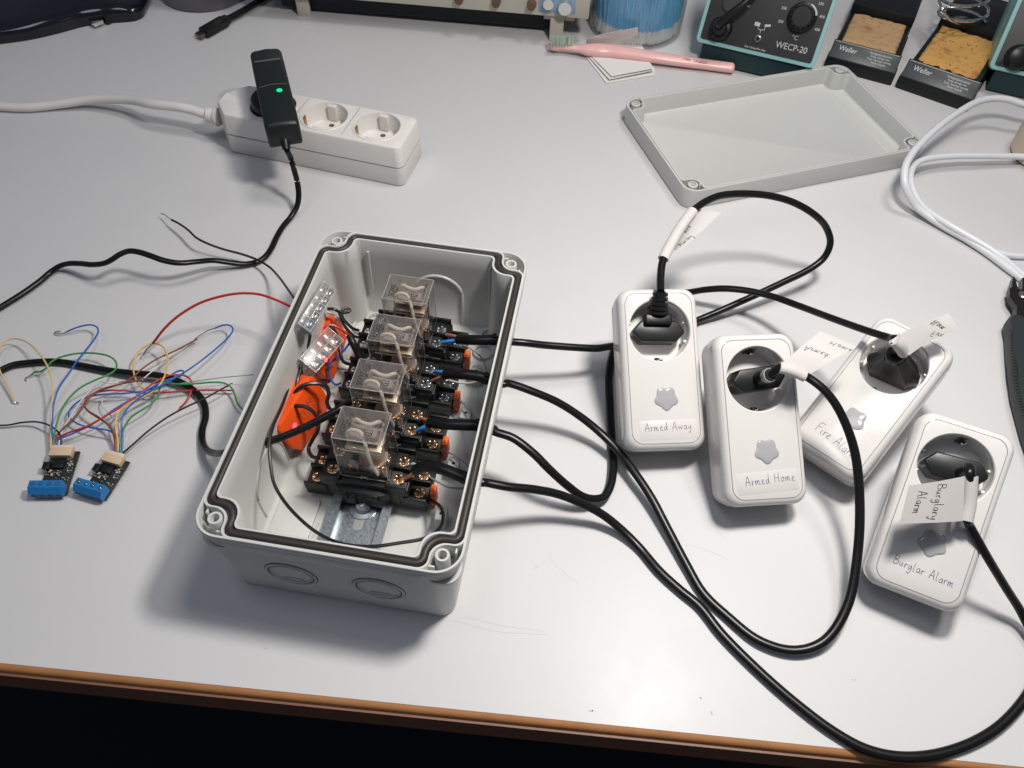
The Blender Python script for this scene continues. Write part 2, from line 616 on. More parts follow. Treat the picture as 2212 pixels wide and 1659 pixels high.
def notched(d, z, n=16.5, rc=8, rv=6, extra=0, k=6):
    """closed outline that dodges the four screw bosses, d inside the outer edge"""
    a, b_ = BA - d, BB - d
    pts = []
    base = [(a, -(b_ - n), 'v'), (a, b_ - n, 'v'), (a - n, b_ - n, 'c'), (a - n, b_, 'v'), (-(a - n), b_, 'v'), (-(a - n), b_ - n, 'c'),
            (-a, b_ - n, 'v'), (-a, -(b_ - n), 'v'), (-(a - n), -(b_ - n), 'c'), (-(a - n), -b_, 'v'), (a - n, -b_, 'v'), (a - n, -(b_ - n), 'c')]
    m = len(base)
    for i in range(m):
        p = Vector(base[i][:2])
        q0 = (Vector(base[i - 1][:2]) - p).normalized()
        q1 = (Vector(base[(i + 1) % m][:2]) - p).normalized()
        r = max(.8, rv - d * .35) if base[i][2] == 'v' else rc + d * .35
        s0, s1 = p + q0 * r, p + q1 * r
        c = p + q0 * r + q1 * r
        for j in range(k + 1):
            t = math.pi / 2 * j / k
            pts.append(c - q1 * (r * math.cos(t)) - q0 * (r * math.sin(t)))
    return [Vector((p.x, p.y, z)) for p in pts]

enc = thing('junction_box', 'large open grey plastic enclosure holding the relays and wiring', 'enclosure', (BX, BY, 0), BR_)
mb = MB()
mb.loft([z3(rrect(BA - i, BB - i, r, 8), z) for i, r, z in
         ((8.2, 8, 0), (7.0, 9, 1.0), (6.6, 10, 5), (2.0, 14, 66), (1.9, 14, 67), (.8, 15, 67.5), (.6, 15.2, 68.4), (1.0, 15, 69), (.3, 15.4, 69.8), (0, 15.6, 71), (0, 15.6, 74), (.5, 15, 74.8),
          (1.6, 14, 74.8), (1.9, 13.8, 74.2), (1.9, 13.8, 62))], True, False)
# pocket floors
for sx in (-1, 1):
    for sy in (-1, 1):
        mb.prism([(x, y) for x, y in rrect(10.5, 10.5, 9, 5, sx * (BA - 12), sy * (BB - 12))], 58, 60, 0)
        mb.lathe([(4.5, 59), (4.1, 74.0), (3.8, 74.5), (2.6, 74.5), (2.4, 74.1), (2.2, 55)], 24, Matrix.Translation((sx * (BA - 11.6), sy * (BB - 11.6), 0)))
        mb.box((sx * (BA - 5.0), sy * (BB - 17.0), 67), (1.1, 5, 11.5), .3)
        mb.box((sx * (BA - 17.0), sy * (BB - 5.0), 67), (5, 1.1, 11.5), .3)
# outer lip of the groove, groove floor, inner lip, cavity wall, floor
mb.loft([notched(.9, 60), notched(.9, 74.5), notched(1.1, 74.9), notched(2.0, 74.9), notched(2.2, 74.5), notched(2.2, 71), notched(6.9, 71), notched(6.9, 74.9),
         notched(7.1, 75.3), notched(8.1, 75.3), notched(8.3, 75.0), notched(8.6, 60), notched(9.6, 30), notched(11.2, 4.5), notched(12.5, 3)], False, True)
body = finish(mb, 'body', GREY, enc)
mb = MB()
g = notched(4.6, 73.4, k=8)
mb.tube(g + g[:1], 2.25, n=10, smooth=False)
finish(mb, 'gasket', RUB, enc)
# knockouts on the front wall
def wallpt(x, z, side='front', out=.0):
    ins = 6.6 - 4.6 * (z - 5) / 61
    if side == 'front':
        return Vector((x, -(BB - ins) - out, z))
for kx, rr in ((-26, 14.6), (26, 14.6)):
    mb = MB()
    for r, w in ((rr, .85), (rr - 2.8, .6)):
        pts = [wallpt(kx + r * math.cos(t * math.pi / 24), 32 + r * math.sin(t * math.pi / 24), out=.25) for t in range(49)]
        mb.tube(pts, w, n=8, smooth=False)
    pts = [wallpt(kx + 6 * c_, 32 - rr + 6.4 + s_ * 1.9, out=.4) for c_, s_ in ((-.8, -1), (.8, -1), (1, 0), (.8, 1), (-.8, 1), (-1, 0), (-.8, -1))]
    mb.tube(pts, .75, n=6, smooth=False)
    mb.tube([wallpt(kx - 3, 32 + rr - 3.5, out=.1), wallpt(kx + 3, 32 + rr - 3.5, out=.1)], .35, n=6, smooth=False)
    ko = finish(mb, 'knockout', GREY, body)
    mb = MB()
    for r in (rr - 1.3, rr + .95):
        pts = [wallpt(kx + r * math.cos(t * math.pi / 24), 32 + r * math.sin(t * math.pi / 24), out=.0) for t in range(49)]
        mb.tube(pts, .36, n=6, smooth=False)
    finish(mb, 'groove', mat('groove_grey', (.07, .07, .068), .6), ko)
# low relief panels under the knockouts, arches and ribs inside
for x0 in (-26, 26):
    mb = MB()
    mb.box((x0, -(BB - 6.6), 10), (26, 1.2, 19), .3, R=Matrix.Rotation(math.radians(4.3), 3, 'X'))
    finish(mb, 'raised_panel', GREY, body)
def arch(cx, r, z0, zc, w=1.1):
    pts = [Vector((cx - r, BB - 11.5, z0)), Vector((cx - r, BB - 9.8, zc))]
    pts += [Vector((cx - r * math.cos(math.pi * i / 16), BB - 9.4 + .35 * math.sin(math.pi * i / 16), zc + r * math.sin(math.pi * i / 16))) for i in range(1, 16)]
    pts += [Vector((cx + r, BB - 9.8, zc)), Vector((cx + r, BB - 11.5, z0))]
    return pts
mb = MB()
mb.tube(arch(9, 18, 4, 32), 1.2, n=8, smooth=False)
finish(mb, 'moulded_arch', GREY, body)
for cy, r in ((-52, 22), (20, 22)):
    mb = MB()
    wx = lambda z: -(BA - (9.6 + (30 - z) * .063 if z < 30 else 9.6 - (z - 30) * .033)) + .35
    pts = [Vector((wx(z), cy - r, z)) for z in (5, 12, 20)]
    pts += [Vector((wx(20 + r * math.sin(math.pi * i / 16)), cy - r * math.cos(math.pi * i / 16), 20 + r * math.sin(math.pi * i / 16))) for i in range(1, 16)]
    pts += [Vector((wx(z), cy + r, z)) for z in (20, 12, 5)]
    mb.tube(pts, .7, n=8, smooth=False)
    finish(mb, 'moulded_arch', GREY, body)
for x, y0 in ((-42, BB - 9.9), (48, BB - 9.9), (-50, -(BB - 9.9)), (46, -(BB - 9.9))):
    mb = MB()
    mb.tube([Vector((x, y0, 66)), Vector((x, y0 - math.copysign(1.6, y0), 30))], .9, n=8, smooth=False)
    finish(mb, 'wall_rib', GREY, body)
for x, y, a_, b_ in ((-46, -72, 17, 22), (-46, 70, 17, 22)):
    mb = MB()
    mb.prism(rrect(a_ / 1.3, b_ / 1.3, 4, 4, x, y), 2.5, 5.2, .4)
    finish(mb, 'floor_pad', GREY, body)
for x, y in ((-40, 104), (48, 88), (-48, 96), (50, 104), (44, -98)):
    mb = MB()
    mb.lathe([(8, 2.5), (7.6, 6), (6.4, 6), (6.0, 3.6)], 28, Matrix.Translation((x, y, 0)))
    finish(mb, 'floor_boss', GREY, body)
for y in (60, 22, -20, -58):
    mb = MB()
    mb.prism(rrect(3.6, 4.8, .8, 2, 48, y), 3, 16, .4)
    po = finish(mb, 'floor_post', GREY, body)
    mb = MB()
    mb.cyl((48, y, 15.9), (48, y, 16.1), 1.1, n=12)
    finish(mb, 'hole', BLK, po)
for x, l__ in ((47, 34), (-30, 34)):
    mb = MB()
    mb.box((x, -88, 3.6), (1, l__, 2), .3)
    finish(mb, 'floor_rib', GREY, body)

# ------------------------------------------------------------------ rail
rail = thing('mounting_rail', 'galvanised steel mounting rail screwed to the enclosure floor under the relays', 'rail', bw(-3.9, 6, 3), BR_)
mb = MB()
Y0, Y1 = -94, 96
sec = [(-19.6, 9.5), (-13.6, 9.5), (-13.4, 9.2), (-13.4, 3), (13.4, 3), (13.4, 9.2), (13.6, 9.5), (19.6, 9.5), (19.6, 8.3), (14.9, 8.3), (14.6, 8.0), (14.6, 1.8), (-14.6, 1.8), (-14.6, 8.0), (-14.9, 8.3), (-19.6, 8.3)]
mb.loft([[Vector((x, y, z)) for x, z in sec] for y in (Y0, Y1)], False, False)
b = bmesh.new()
for y in (Y0, Y1):
    b.faces.new([b.verts.new((x, y, z)) for x, z in sec])
bmesh.ops.triangulate(b, faces=b.faces[:])
mb._add(b)
finish(mb, 'track', ZINC, rail)
mb = MB()
mb.prism(rrect(3.1, 7.2, 3.05, 8, 0, -73), 3.0, 3.12, 0)
SLOT = mat('slot_grey', (.28, .28, .28), .5)
finish(mb, 'slot', SLOT, rail)
mb = MB()
mb.lathe([(9.0, 3.2), (9.0, 4.2), (4.6, 4.6), (4.6, 5.4), (5.6, 5.6), (5.2, 7.6), (3.4, 9.2), (1.2, 9.8), (.1, 9.9)], 32, Matrix.Translation((0, -63.5, 0)), cap0=True, cap1=True)
sc_ = finish(mb, 'screw', ZINC, rail)
mb = MB()
mb.box((0, -63.5, 9.85), (4, .8, .5), .1)
mb.box((0, -63.5, 9.86), (.8, 4, .5), .1)
finish(mb, 'cross_slot', BLK, sc_)

# ------------------------------------------------------------------ sockets and relays
SY = [75.8, 38.1, -1.6, -39.6]

def screw_terminal(mb_s, mb_x, x, y, z, r=4.3, a=0):
    mb_s.lathe([(r, z - 3), (r, z - .6), (r * .86, z + .2), (r * .45, z + .5), (.05, z + .45)], 20, Matrix.Translation((x, y, 0)), cap1=True)
    R = Matrix.Rotation(a, 3, 'Z')
    mb_x.box((x, y, z + .4), (r * 1.35, .8, .5), .1, R=R)
    mb_x.box((x, y, z + .41), (.8, r * 1.35, .5), .1, R=R)

def make_socket(label):
    t = thing('relay_socket', label, 'relay socket', bw(-3.5, SY[0], 3), BR_, 'relay sockets clipped side by side on the rail')
    mb = MB()
    mb.box((0, 0, 17.5), (46, 29, 19), .6)                      # centre
    mb.box((0, 0, 8), (58, 26, 10), .6)
    mb.prism([(-14, -18.5), (12, -18.5), (17, -15), (17, -12), (-19, -12), (-19, -15)], 7, 22, .5)   # front clip
    mb.box((-6, -19, 15), (3, 1.2, 12), .3)
    mb.box((6.5, -18.6, 19), (7, 1.5, 6), .3)
    mb.box((-13, -18.8, 18), (6, 1.5, 8), .3)
    for s in (-1, 1):
        mb.box((s * 30.5, 0, 8.5), (19, 28, 9), .5)             # lower tier
        mb.box((s * 22, 0, 17), (13, 28, 18), .5)               # upper tier
        for yy in (-14, 0, 14):
            mb.box((s * 32.5, yy, 14.5), (15, 1.6, 7.5), .3)    # dividers lower
            mb.box((s * 21.5, yy, 27.5), (11.5, 1.6, 6.5), .3)  # dividers upper
        mb.box((s * 27.4, 0, 18.5), (1.2, 28, 15), .3)
        mb.box((s * 15.6, 0, 28), (1.4, 28, 5), .3)
    mb.box((0, 14.3, 22), (30, 1.5, 10), .4)
    mb.box((0, 13.2, 27.5), (28, 3, 9), .8)
    finish(mb, 'body', SOCK, t)
    for k, (x, y, z, a) in enumerate([(s * xx, yy, zz, random.uniform(0, 1.5)) for s in (-1, 1) for xx, zz in ((21.4, 26.8), (33.8, 13.6)) for yy in (-6.6, 6.6)]):
        ms, mx = MB(), MB()
        ms.box((x, y, z - 2.6), (8.6, 9.8, 1.2), .2, R=RZ(.05))
        screw_terminal(ms, mx, x, y, z, 4.2, a)
        # ragged clamp plate
        for q in range(6):
            an = a + q * 1.05
            ms.box((x + 3.0 * math.cos(an), y + 3.0 * math.sin(an), z - .2), (1.6, 1.2, 1.4), .25, R=RZ(an * 1.7))
        so = finish(ms, 'terminal_screw', SCRW, t)
        finish(mx, 'cross_slot', BLK, so)
    mb = MB()
    mb.box((42.8, -5, 10.5), (3.6, 7.0, 15), .3)
    mb.box((42.8, -5, 18.3), (1.6, 4.0, 1), .2)
    finish(mb, 'release_tab', ORTAB, t)
    return t

def make_relay(label):
    t = thing('relay', label, 'relay', bw(-1.8, SY[0], 32), BR_, 'clear cube relays plugged into the sockets')
    w, d, h = 31.0, 23.8, 42.0
    mb = MB()
    hw, hd = w / 2, d / 2
    mb.box((0, 0, h / 2 + .5), (w, d, h), .7)
    cv = finish(mb, 'cover', ACRY, t)
    mb = MB()
    mb.box((0, 0, h + .15), (w - 1, d - 1, .3), 0)
    finish(mb, 'cover_top', TOPC, cv)
    mb = MB()
    e = .5
    zt = h + .35
    for x in (-hw, hw):
        for y in (-hd, hd):
            mb.box((x * .985, y * .98, h / 2 + .5), (e, e, h - 1), .15)
    for z in (1.0, zt - .1):
        for y in (-hd, hd):
            mb.box((0, y * .985, z), (w - 1, e * .8, e), .15)
        for x in (-hw, hw):
            mb.box((x * .985, 0, z), (e * .8, d - 1, e), .15)
    mb.box((0, -hd - .1, 2.4), (4.4, .6, .5), .1)
    mb.box((-2, -hd - .1, 1.4), (.5, .6, 2.4), .1)
    mb.box((2, -hd - .1, 1.4), (.5, .6, 2.4), .1)
    finish(mb, 'cover_edge', ACRE, t)
    mb = MB()
    mb.box((0, 0, 2.2), (28, 21, 4.2), .5)
    mb.box((-10.5, 6.5, 17), (4, 6, 28), .4)
    mb.box((0, 8.2, 14), (22, 3.4, 22), .5)
    finish(mb, 'base', BLK, t)
    mb = MB()
    mb.lathe([(9.2, 6), (9.2, 7), (7.4, 7), (7.4, 25), (9.2, 25), (9.2, 26)], 26, Matrix.Translation((3, 1.5, 0)), cap0=True, cap1=True)
    finish(mb, 'coil', mat('coil_wrap', (.42, .33, .27), .5, var=.2, vscale=150), t)
    mb = MB()
    mb.box((1.5, -1.5, 29), (22, 15, 1.2), .2)
    mb.box((-6.5, -8.2, 27.4), (6, 1.0, 5.4), .2)
    mb.box((8, -8.4, 27), (10, 1.0, 4.2), .2)
    mb.box((0, -9, 26.8), (25, .8, 1.2), .2)
    finish(mb, 'yoke', mat('yoke_metal', (.55, .47, .36), .35, metal=1, var=.2, vscale=150), t)
    mb = MB()
    mb.box((1, 0, 33.5), (20, 12, .8), .3)
    mb.box((6, -1, 36), (9, 7, 3.5), .6)
    finish(mb, 'armature', mat('armature_grey', (.38, .34, .31), .5, var=.15, vscale=120), t)
    for yo, pts in ((0, [(-7.5, 5.4, 30), (-7.2, 5.4, 37), (-5, 5.2, 40), (-1, 3.6, 40), (4, 3.4, 39.5), (8.5, 6.4, 39), (10, 8, 34)]),
                    (0, [(-8.5, -3.4, 31), (-8, -3.2, 38), (-5, -2.8, 40.2), (0, -3.6, 40), (3, -7.2, 36), (4.5, -9.6, 28), (6.5, -10.3, 16), (9, -10.3, 6)])):
        mb = MB()
        mb.tube(pts, 1.25, n=10)
        finish(mb, 'wire', CREAM, t)
    mb = MB()
    for x in (-9, -4, 4, 9, 12):
        mb.box((x, -8, 8 + random.uniform(-1, 2)), (.7, 4, 7), .1)
        mb.box((x + 1.2, -7.5, 11), (2.4, 1, .6), .1)
    mb.lathe([(1.2, 0), (1.0, 2)], 10, Matrix.Translation((-8, -9.5, 10)), cap1=True)
    finish(mb, 'contact', SCRC, t)
    mb = MB()
    mb.box((8, -8.8, 7), (9, 1.2, 5), .4)
    mb.box((-6, -9.2, 12), (4, 1, 9), .4)
    finish(mb, 'contact_block', mat('smoke_grey', (.20, .23, .25), .3), t)
    T = lambda x, y, a: Matrix.Translation((x, y, zt + .18)) @ Matrix.Rotation(a, 4, 'Z')
    PR = mat('print_dark', (.03, .026, .024), .6)
    textmesh('SOXE', 4.6, T(-10.2, -3.2, math.pi / 2), 'marking', PR, t, off=.02, ext=.05)
    textmesh('COIL 240VAC', 2.5, T(11.6, .2, math.pi / 2), 'marking', PR, t, ext=.05)
    textmesh('12', 2.3, T(-7.4, 6.8, math.pi / 2), 'marking', PR, t, ext=.05)
    textmesh('10', 2.3, T(-7.2, -1.0, math.pi / 2), 'marking', PR, t, ext=.05)
    mb = MB()
    mb.box((5.6, -4.6, zt + .12), (4.4, 3.6, .12), 0)
    so = finish(mb, 'emblem', PR, t)
    mb = MB()
    for q in range(4):
        mb.box((4.2 + q * .95, -3.9, zt + .22), (.45, 1.1, .06), 0)
    mb.box((5.6, -5.6, zt + .22), (3, .35, .06), 0)
    finish(mb, 'emblem_lines', mat('print_light', (.4, .36, .33), .6), so)
    return t

def copy_tree(o, parent=None, mats=None):
    c = o.copy()
    COL.objects.link(c)
    if parent is not None:
        c.parent = parent
    if mats and o.type == 'MESH' and o.active_material in mats:
        c.data = o.data.copy()
        c.data.materials[0] = mats[o.active_material]
    for ch in [q for q in bpy.data.objects if q.parent == o]:
        copy_tree(ch, c, mats)
    return c

sock_labels = ['black relay socket with bright silver screws, farthest from the viewer on the rail',
               'black relay socket with silver screws, second from the back of the rail',
               'black relay socket with screws tinted as warm reflection, third from the back of the rail',
               'black relay socket with screws tinted as warm reflection at the near end of the rail']
rel_labels = ['clear cube relay farthest back, in front of the arch moulded in the enclosure wall',
              'clear cube relay second from the back, just behind the one beside the orange upper module',
              'clear cube relay directly behind the nearest one, third from the back',
              'nearest clear cube relay with its full front face showing above the rail']
rel_labels[1] = 'clear cube relay second from the back of the row of four'
s0 = make_socket(sock_labels[0])
r0 = make_relay(rel_labels[0])
socks, rels = [s0], [r0]
for i in range(1, 4):
    s1 = copy_tree(s0, None, {SCRW: SCRC} if i >= 2 else None)  # two near sockets: zinc screws get warm lamp reflection as copper colour
    s1.location = bw(-3.5 + .3 * i, SY[i], 3) * MM
    s1['label'] = sock_labels[i]
    r1 = copy_tree(r0)
    r1.location = bw(-1.8, SY[i], 32) * MM
    r1['label'] = rel_labels[i]
    socks.append(s1)
    rels.append(r1)

# ------------------------------------------------------------------ orange modules
def orange(name, label, P0, P1, P2, thick, group):
    """P0 ridge back, P1 ridge front, P2 low edge front (box frame); big face between them"""
    X = (P0 - P1).normalized()
    Yv = (P2 - P1)
    Yv = (Yv - X * Yv.dot(X))
    hgt = Yv.length
    Yv.normalize()
    N = X.cross(Yv)
    if N.z < 0:
        N = -N
        Yv2 = Yv
    R = Matrix((X, Yv, X.cross(Yv))).transposed()
    sgn = 1 if X.cross(Yv).z > 0 else -1
    ln = (P0 - P1).length
    loc = bw(*P1)
    Rw = BR_ @ R
    t = thing(name, label, 'module', loc, Rw, group)
    mb = MB()
    mb.prism([(0, 3), (3, 0), (ln - 3, 0), (ln, 3), (ln, hgt - 9), (ln - 5, hgt), (5, hgt), (0, hgt - 9)], -sgn * thick, -sgn * thick / 2 - .15 * sgn, .5)
    mb.prism([(0, 3), (3, 0), (ln - 3, 0), (ln, 3), (ln, hgt - 9), (ln - 5, hgt), (5, hgt), (0, hgt - 9)], -sgn * thick / 2, 0, .8)
    finish(mb, 'housing', ORNG, t)
    return t, ln, hgt, sgn

mod_lo, ln1, hg1, sg1 = orange('switch_module', 'lower orange module with black print and a glowing red light, black cable lying over it', BI @ at('a', 762, 985, 45), BI @ at('a', 545, 1325, 41), BI @ at('a', 640, 1565, 8), 15, 'orange switch modules at the left wall')
mod_hi, ln2, hg2, sg2 = orange('switch_module', 'upper orange module partly hidden under the clear wire connector', BI @ at('a', 885, 600, 36), BI @ at('a', 775, 925, 31), BI @ at('a', 855, 1140, 5), 12, 'orange switch modules at the left wall')
for t, ln, hg, sg in ((mod_lo, ln1, hg1, sg1), (mod_hi, ln2, hg2, sg2)):
    PRB = mat('print_module', (.16, .03, .01), .6)
    mb = MB()
    for row in range(7):
        for q in range(7):
            if random.random() < .8:
                mb.box((ln * .36 + q * 3.1, hg * .28 + row * 1.9, sg * .08), (random.uniform(1.2, 2.8), .5, .12), 0)
    for q in range(3):
        mb.box((ln * (.40 + .17 * q), hg * .80, sg * .08), (2.2, 2.0, .12), 0, R=RZ(.8))
    mb.prism([(ln * .12, hg * .42), (ln * .12 + 4.4, hg * .40), (ln * .12 + 3.0, hg * .52)], min(0, sg * .14), max(0.01, sg * .14), 0)
    finish(mb, 'print', PRB, t)
    mb = MB()
    mb.lathe([(2.0, -.1), (1.9, .25), (.05, .5)], 14, Matrix.Translation((ln * .24, hg * .36, 0)) @ Matrix.Diagonal((1, 1, sg, 1)), cap1=True)
    finish(mb, 'status_light', LEDR, t)
l_ = bpy.data.lights.new('status_glow', 'POINT')

# ------------------------------------------------------------------ clear wire connectors
def connector(label, corners, z0, z1, thick, n, tilt_pts=None):
    A, Bq, C, D = corners                    # back-left, back-right, front-right, front-left (world)
    o = (C + D) / 2
    Yd = ((A + Bq) / 2 - o)
    ln = Yd.length
    Yd.normalize()
    Xd = ((C - D) + (Bq - A)) / 2
    w = Xd.length
    Xd = (Xd - Yd * Xd.dot(Yd)).normalized()
    N = Xd.cross(Yd)
    R = Matrix((Xd, Yd, N)).transposed()
    t = thing('wire_connector', label, 'connector', o, R, 'clear plastic wire connectors')
    mb = MB()
    mb.box((0, ln / 2, -thick / 2), (w, ln, thick), .6)
    finish(mb, 'housing', WAGC, t)
    mb = MB()
    mb.box((w * .02, ln / 2, .1), (.6, ln * .96, .6), .1)
    mb.box((w * .02, ln / 2, -thick + .1), (.6, ln * .96, .6), .1)
    for yy in (.3, ln - .3):
        for zz in (-.1, -thick + .1):
            mb.box((0, yy, zz), (w, .6, .6), .1)
    for k in range(n + 1):
        mb.box((w * .22, ln * (.04 + .92 * k / n), -thick * .3), (w * .5, .5, thick * .5), .1)
    mb.box((-w * .48, ln / 2, -.2), (.5, ln, .5), .1)
    mb.box((w * .48, ln / 2, -.2), (.5, ln, .5), .1)
    finish(mb, 'rib', ACRE, t)
    for k in range(n):
        y = ln * (.04 + .92 * (k + .5) / n)
        mb = MB()
        mb.box((w * .2, y, -2.0), (w * .34, ln / n * .45, 1.2), .3)
        mb.box((-w * .2, y, -3), (w * .3, ln / n * .3, .6), .1)
        mb.box((w * .3, y + 1, -1.2), (1.2, 3, 1.6), .2)
        finish(mb, 'clamp', CLMP, t)
        mb = MB()
        mb.cyl((w * .26, y, -1.6), (w * .26, y, -1.0), 1.1, n=12)
        finish(mb, 'screw_hole', BRASS, t)
    return t

c1 = connector('upper clear wire connector with shiny clamps leaning on the left wall', [at('a', 835, 412, 84), at('a', 905, 458, 78), at('a', 752, 722, 72), at('a', 658, 672, 79)], 0, 0, 8, 5)
c2 = connector('lower clear connector with square openings lying over the upper orange module', [at('a', 858, 682, 54), at('a', 952, 778, 46), at('a', 780, 980, 46), at('a', 676, 886, 54)], 0, 0, 9, 4)
mb = MB()
mb.box((3, 5, -5), (7, 8, 5), .6)
finish(mb, 'blue_end', mat('blue_smoke', (.12, .25, .36), .4), c1)

# ------------------------------------------------------------------ wires inside the enclosure
def wire(label, v, pts, r, m, name='wire', group=None, n=8):
    mb = MB()
    mb.tube(path(v, pts), r, n=n)
    return tag(finish(mb, name, m), label, 'wire', group)

wire('black wire curled in a small loop beside the farthest relay', 'a', [(855, 578, 46), (890, 580, 47), (930, 598, 44), (975, 600, 42), (992, 588, 42), (970, 575, 43), (945, 588, 43), (945, 630, 42), (975, 670, 40), (1010, 700, 36), (1045, 712, 31)], 1.15, WC['black'])
wire('short black wire running from the loop to a left screw of the farthest socket', 'a', [(925, 604, 44), (945, 660, 40), (985, 715, 36), (1020, 748, 32), (1050, 756, 28)], 1.0, WC['black'])
wire('black wire looping out by the left wall beside the clear connectors', 'a', [(690, 905, 44), (640, 935, 44), (608, 930, 40), (598, 870, 38), (618, 815, 40), (655, 820, 42), (685, 855, 45)], 1.15, WC['black'])
wire('black wire dropping from the upper clear connector to the lower orange module', 'a', [(700, 700, 52), (695, 790, 48), (690, 880, 46), (684, 960, 44), (668, 1020, 43), (655, 1085, 40)], 1.25, WC['black'])
wire('second black wire below the upper clear connector, ending behind the lower one', 'a', [(745, 735, 50), (735, 790, 46), (700, 870, 40), (690, 960, 40), (690, 1040, 40)], 1.15, WC['black'])
wire('black wire between the upper orange module and the second socket from the back', 'a', [(860, 690, 47), (895, 715, 46), (925, 770, 42), (932, 850, 38), (950, 905, 34), (1010, 928, 29)], 1.25, WC['black'])
hs = thing('heat_shrink_lead', 'red wire ending in a thick black heat-shrink sleeve between the two back sockets', 'wire', at('a', 1000, 770, 20))
mb = MB(); mb.tube(path('a', [(830, 705, 46), (855, 682, 47), (890, 682, 46), (935, 705, 43), (992, 748, 38)]), .95, n=8)
finish(mb, 'wire', WC['red'], hs, world=True)
mb = MB(); mb.tube(path('a', [(990, 745, 38), (1010, 790, 36), (1040, 850, 30), (1060, 900, 26)]), 2.7, n=12)
finish(mb, 'sleeve', BLK, hs, world=True)
wire('blue wire curving below the upper orange module, turning violet at its end', 'a', [(995, 785, 36), (960, 830, 32), (905, 885, 28), (862, 930, 25), (858, 970, 20), (880, 1030, 14), (905, 1050, 14), (935, 1040, 16)], .8, WC['blue'])
wire('white wire running from behind the upper clear connector to the farthest socket', 'a', [(850, 600, 40), (900, 625, 40), (945, 670, 36), (975, 715, 32), (1010, 745, 28)], .9, WC['white'])
wire('black wire arching from the lower orange module to the third socket', 'a', [(634, 1150, 36), (650, 1100, 42), (700, 1055, 47), (780, 1043, 46), (845, 1060, 42), (860, 1110, 38), (850, 1160, 34), (868, 1200, 31), (900, 1215, 30)], 1.35, WC['black'])
wire('black wire arching from the lower orange module down to the nearest socket', 'a', [(603, 1218, 34), (618, 1192, 38), (675, 1182, 42), (740, 1200, 42), (785, 1250, 38), (795, 1320, 34), (760, 1390, 28), (735, 1445, 24), (755, 1495, 26), (800, 1510, 28)], 1.35, WC['black'])
wire('kinked black wire at the near left corner of the lower orange module', 'a', [(582, 1272, 32), (565, 1248, 35), (525, 1262, 38), (505, 1300, 38), (440, 1293, 36), (417, 1315, 30), (445, 1365, 26), (500, 1430, 20), (560, 1505, 12)], 1.25, WC['black'])
P_ = path('a', [(655, 900, 44), (625, 1010, 42), (575, 1170, 50), (510, 1320, 55), (490, 1430, 55), (500, 1560, 52)]) + \
     path('b', [(520, 480, 50), (590, 600, 48), (720, 735, 50), (850, 820, 58), (980, 862, 64), (1130, 872, 66), (1300, 850, 64), (1460, 820, 60), (1545, 765, 52), (1572, 690, 42), (1555, 625, 30), (1510, 590, 20), (1465, 578, 13)])
mb = MB(); mb.tube(P_, 1.05, n=8)
tag(finish(mb, 'wire', WC['black']), 'long thin black wire sweeping in front of the relays across the bare rail end', 'wire')
gw = 'thin grey wires on the right of the sockets'
wire('thin grey wire curving from the farthest socket down toward the right wall', 'a', [(1690, 800, 20), (1740, 825, 22), (1800, 870, 24), (1835, 930, 28), (1842, 990, 30)], .6, WC['grey'], group=gw)
wire('thin grey wire below the second cable, reaching toward the third cable', 'a', [(1610, 1135, 12), (1670, 1150, 20), (1730, 1195, 24), (1760, 1240, 28), (1768, 1290, 34)], .6, WC['grey'], group=gw)
wire('thin grey wire bowing from the third orange tab to the nearest cable', 'b', [(1525, 268, 12), (1600, 285, 20), (1680, 330, 24), (1725, 375, 28), (1745, 420, 34)], .6, WC['grey'], group=gw)
wire('thin grey wire sagging under the nearest cable to the right wall', 'b', [(1470, 430, 16), (1530, 465, 20), (1600, 500, 22), (1680, 512, 26), (1725, 500, 32)], .7, WC['grey'], group=gw)
wire('thin white wire lying under the second cable from the back', 'a', [(1600, 1020, 18), (1660, 1035, 22), (1740, 1040, 26), (1800, 1025, 30)], .7, WC['white'], group=gw)

# supply cable through the left wall
sup = thing('supply_cable', 'black flat cable entering the left wall and lying across the lower orange module', 'cable', at('c', 1500, 1100, 0))
mb = MB()
P_ = path('a', [(985, 1160, 50), (940, 1190, 55)]) + path('b', [(905, 28, 55), (820, 75, 53), (700, 135, 50), (560, 195, 47), (470, 222, 45), (385, 243, 43)])
P2_ = path('b', [(300, 268, 38)]) + \
     path('c', [(1640, 1162, 31), (1570, 1170, 19), (1500, 1145, 9), (1468, 1080, 3.5), (1468, 1000, 3), (1492, 900, 3), (1480, 810, 3), (1425, 730, 4), (1300, 650, 6), (1150, 605, 7), (980, 590, 6), (800, 570, 4), (600, 535, 3), (480, 512, 3), (350, 503, 3), (200, 513, 3), (90, 530, 3), (-40, 590, 3)])
mb.tube(P_, 2.2, flat=(2.6, 2.3), n=12)
mb.tube(P2_, 2.2, flat=(2.5, 2.1), n=12)
finish(mb, 'cable', CAB, sup, world=True)

# ------------------------------------------------------------------ smart plugs
PW, PL, PT, PE = 46.1, 102.0, 29.2, 4.5
PB_L = PL + 2 * PE
PB_W = PW + 2 * PE

def plug_R(yaw, tilt, roll):
    return Matrix.Rotation(yaw, 3, 'Z') @ Matrix.Rotation(tilt, 3, 'X') @ Matrix.Rotation(roll, 3, 'Y')

def plug_loc(x, y, R):
    z = min((R @ Vector((s * PB_W / 2, 0, 0))).z for s in (-1, 1))
    return Vector((x, y, -min(z, 0)))
HC = (0, 81.0)      # centre of the socket recess on the face
HR = 21.6
cy = PB_L / 2

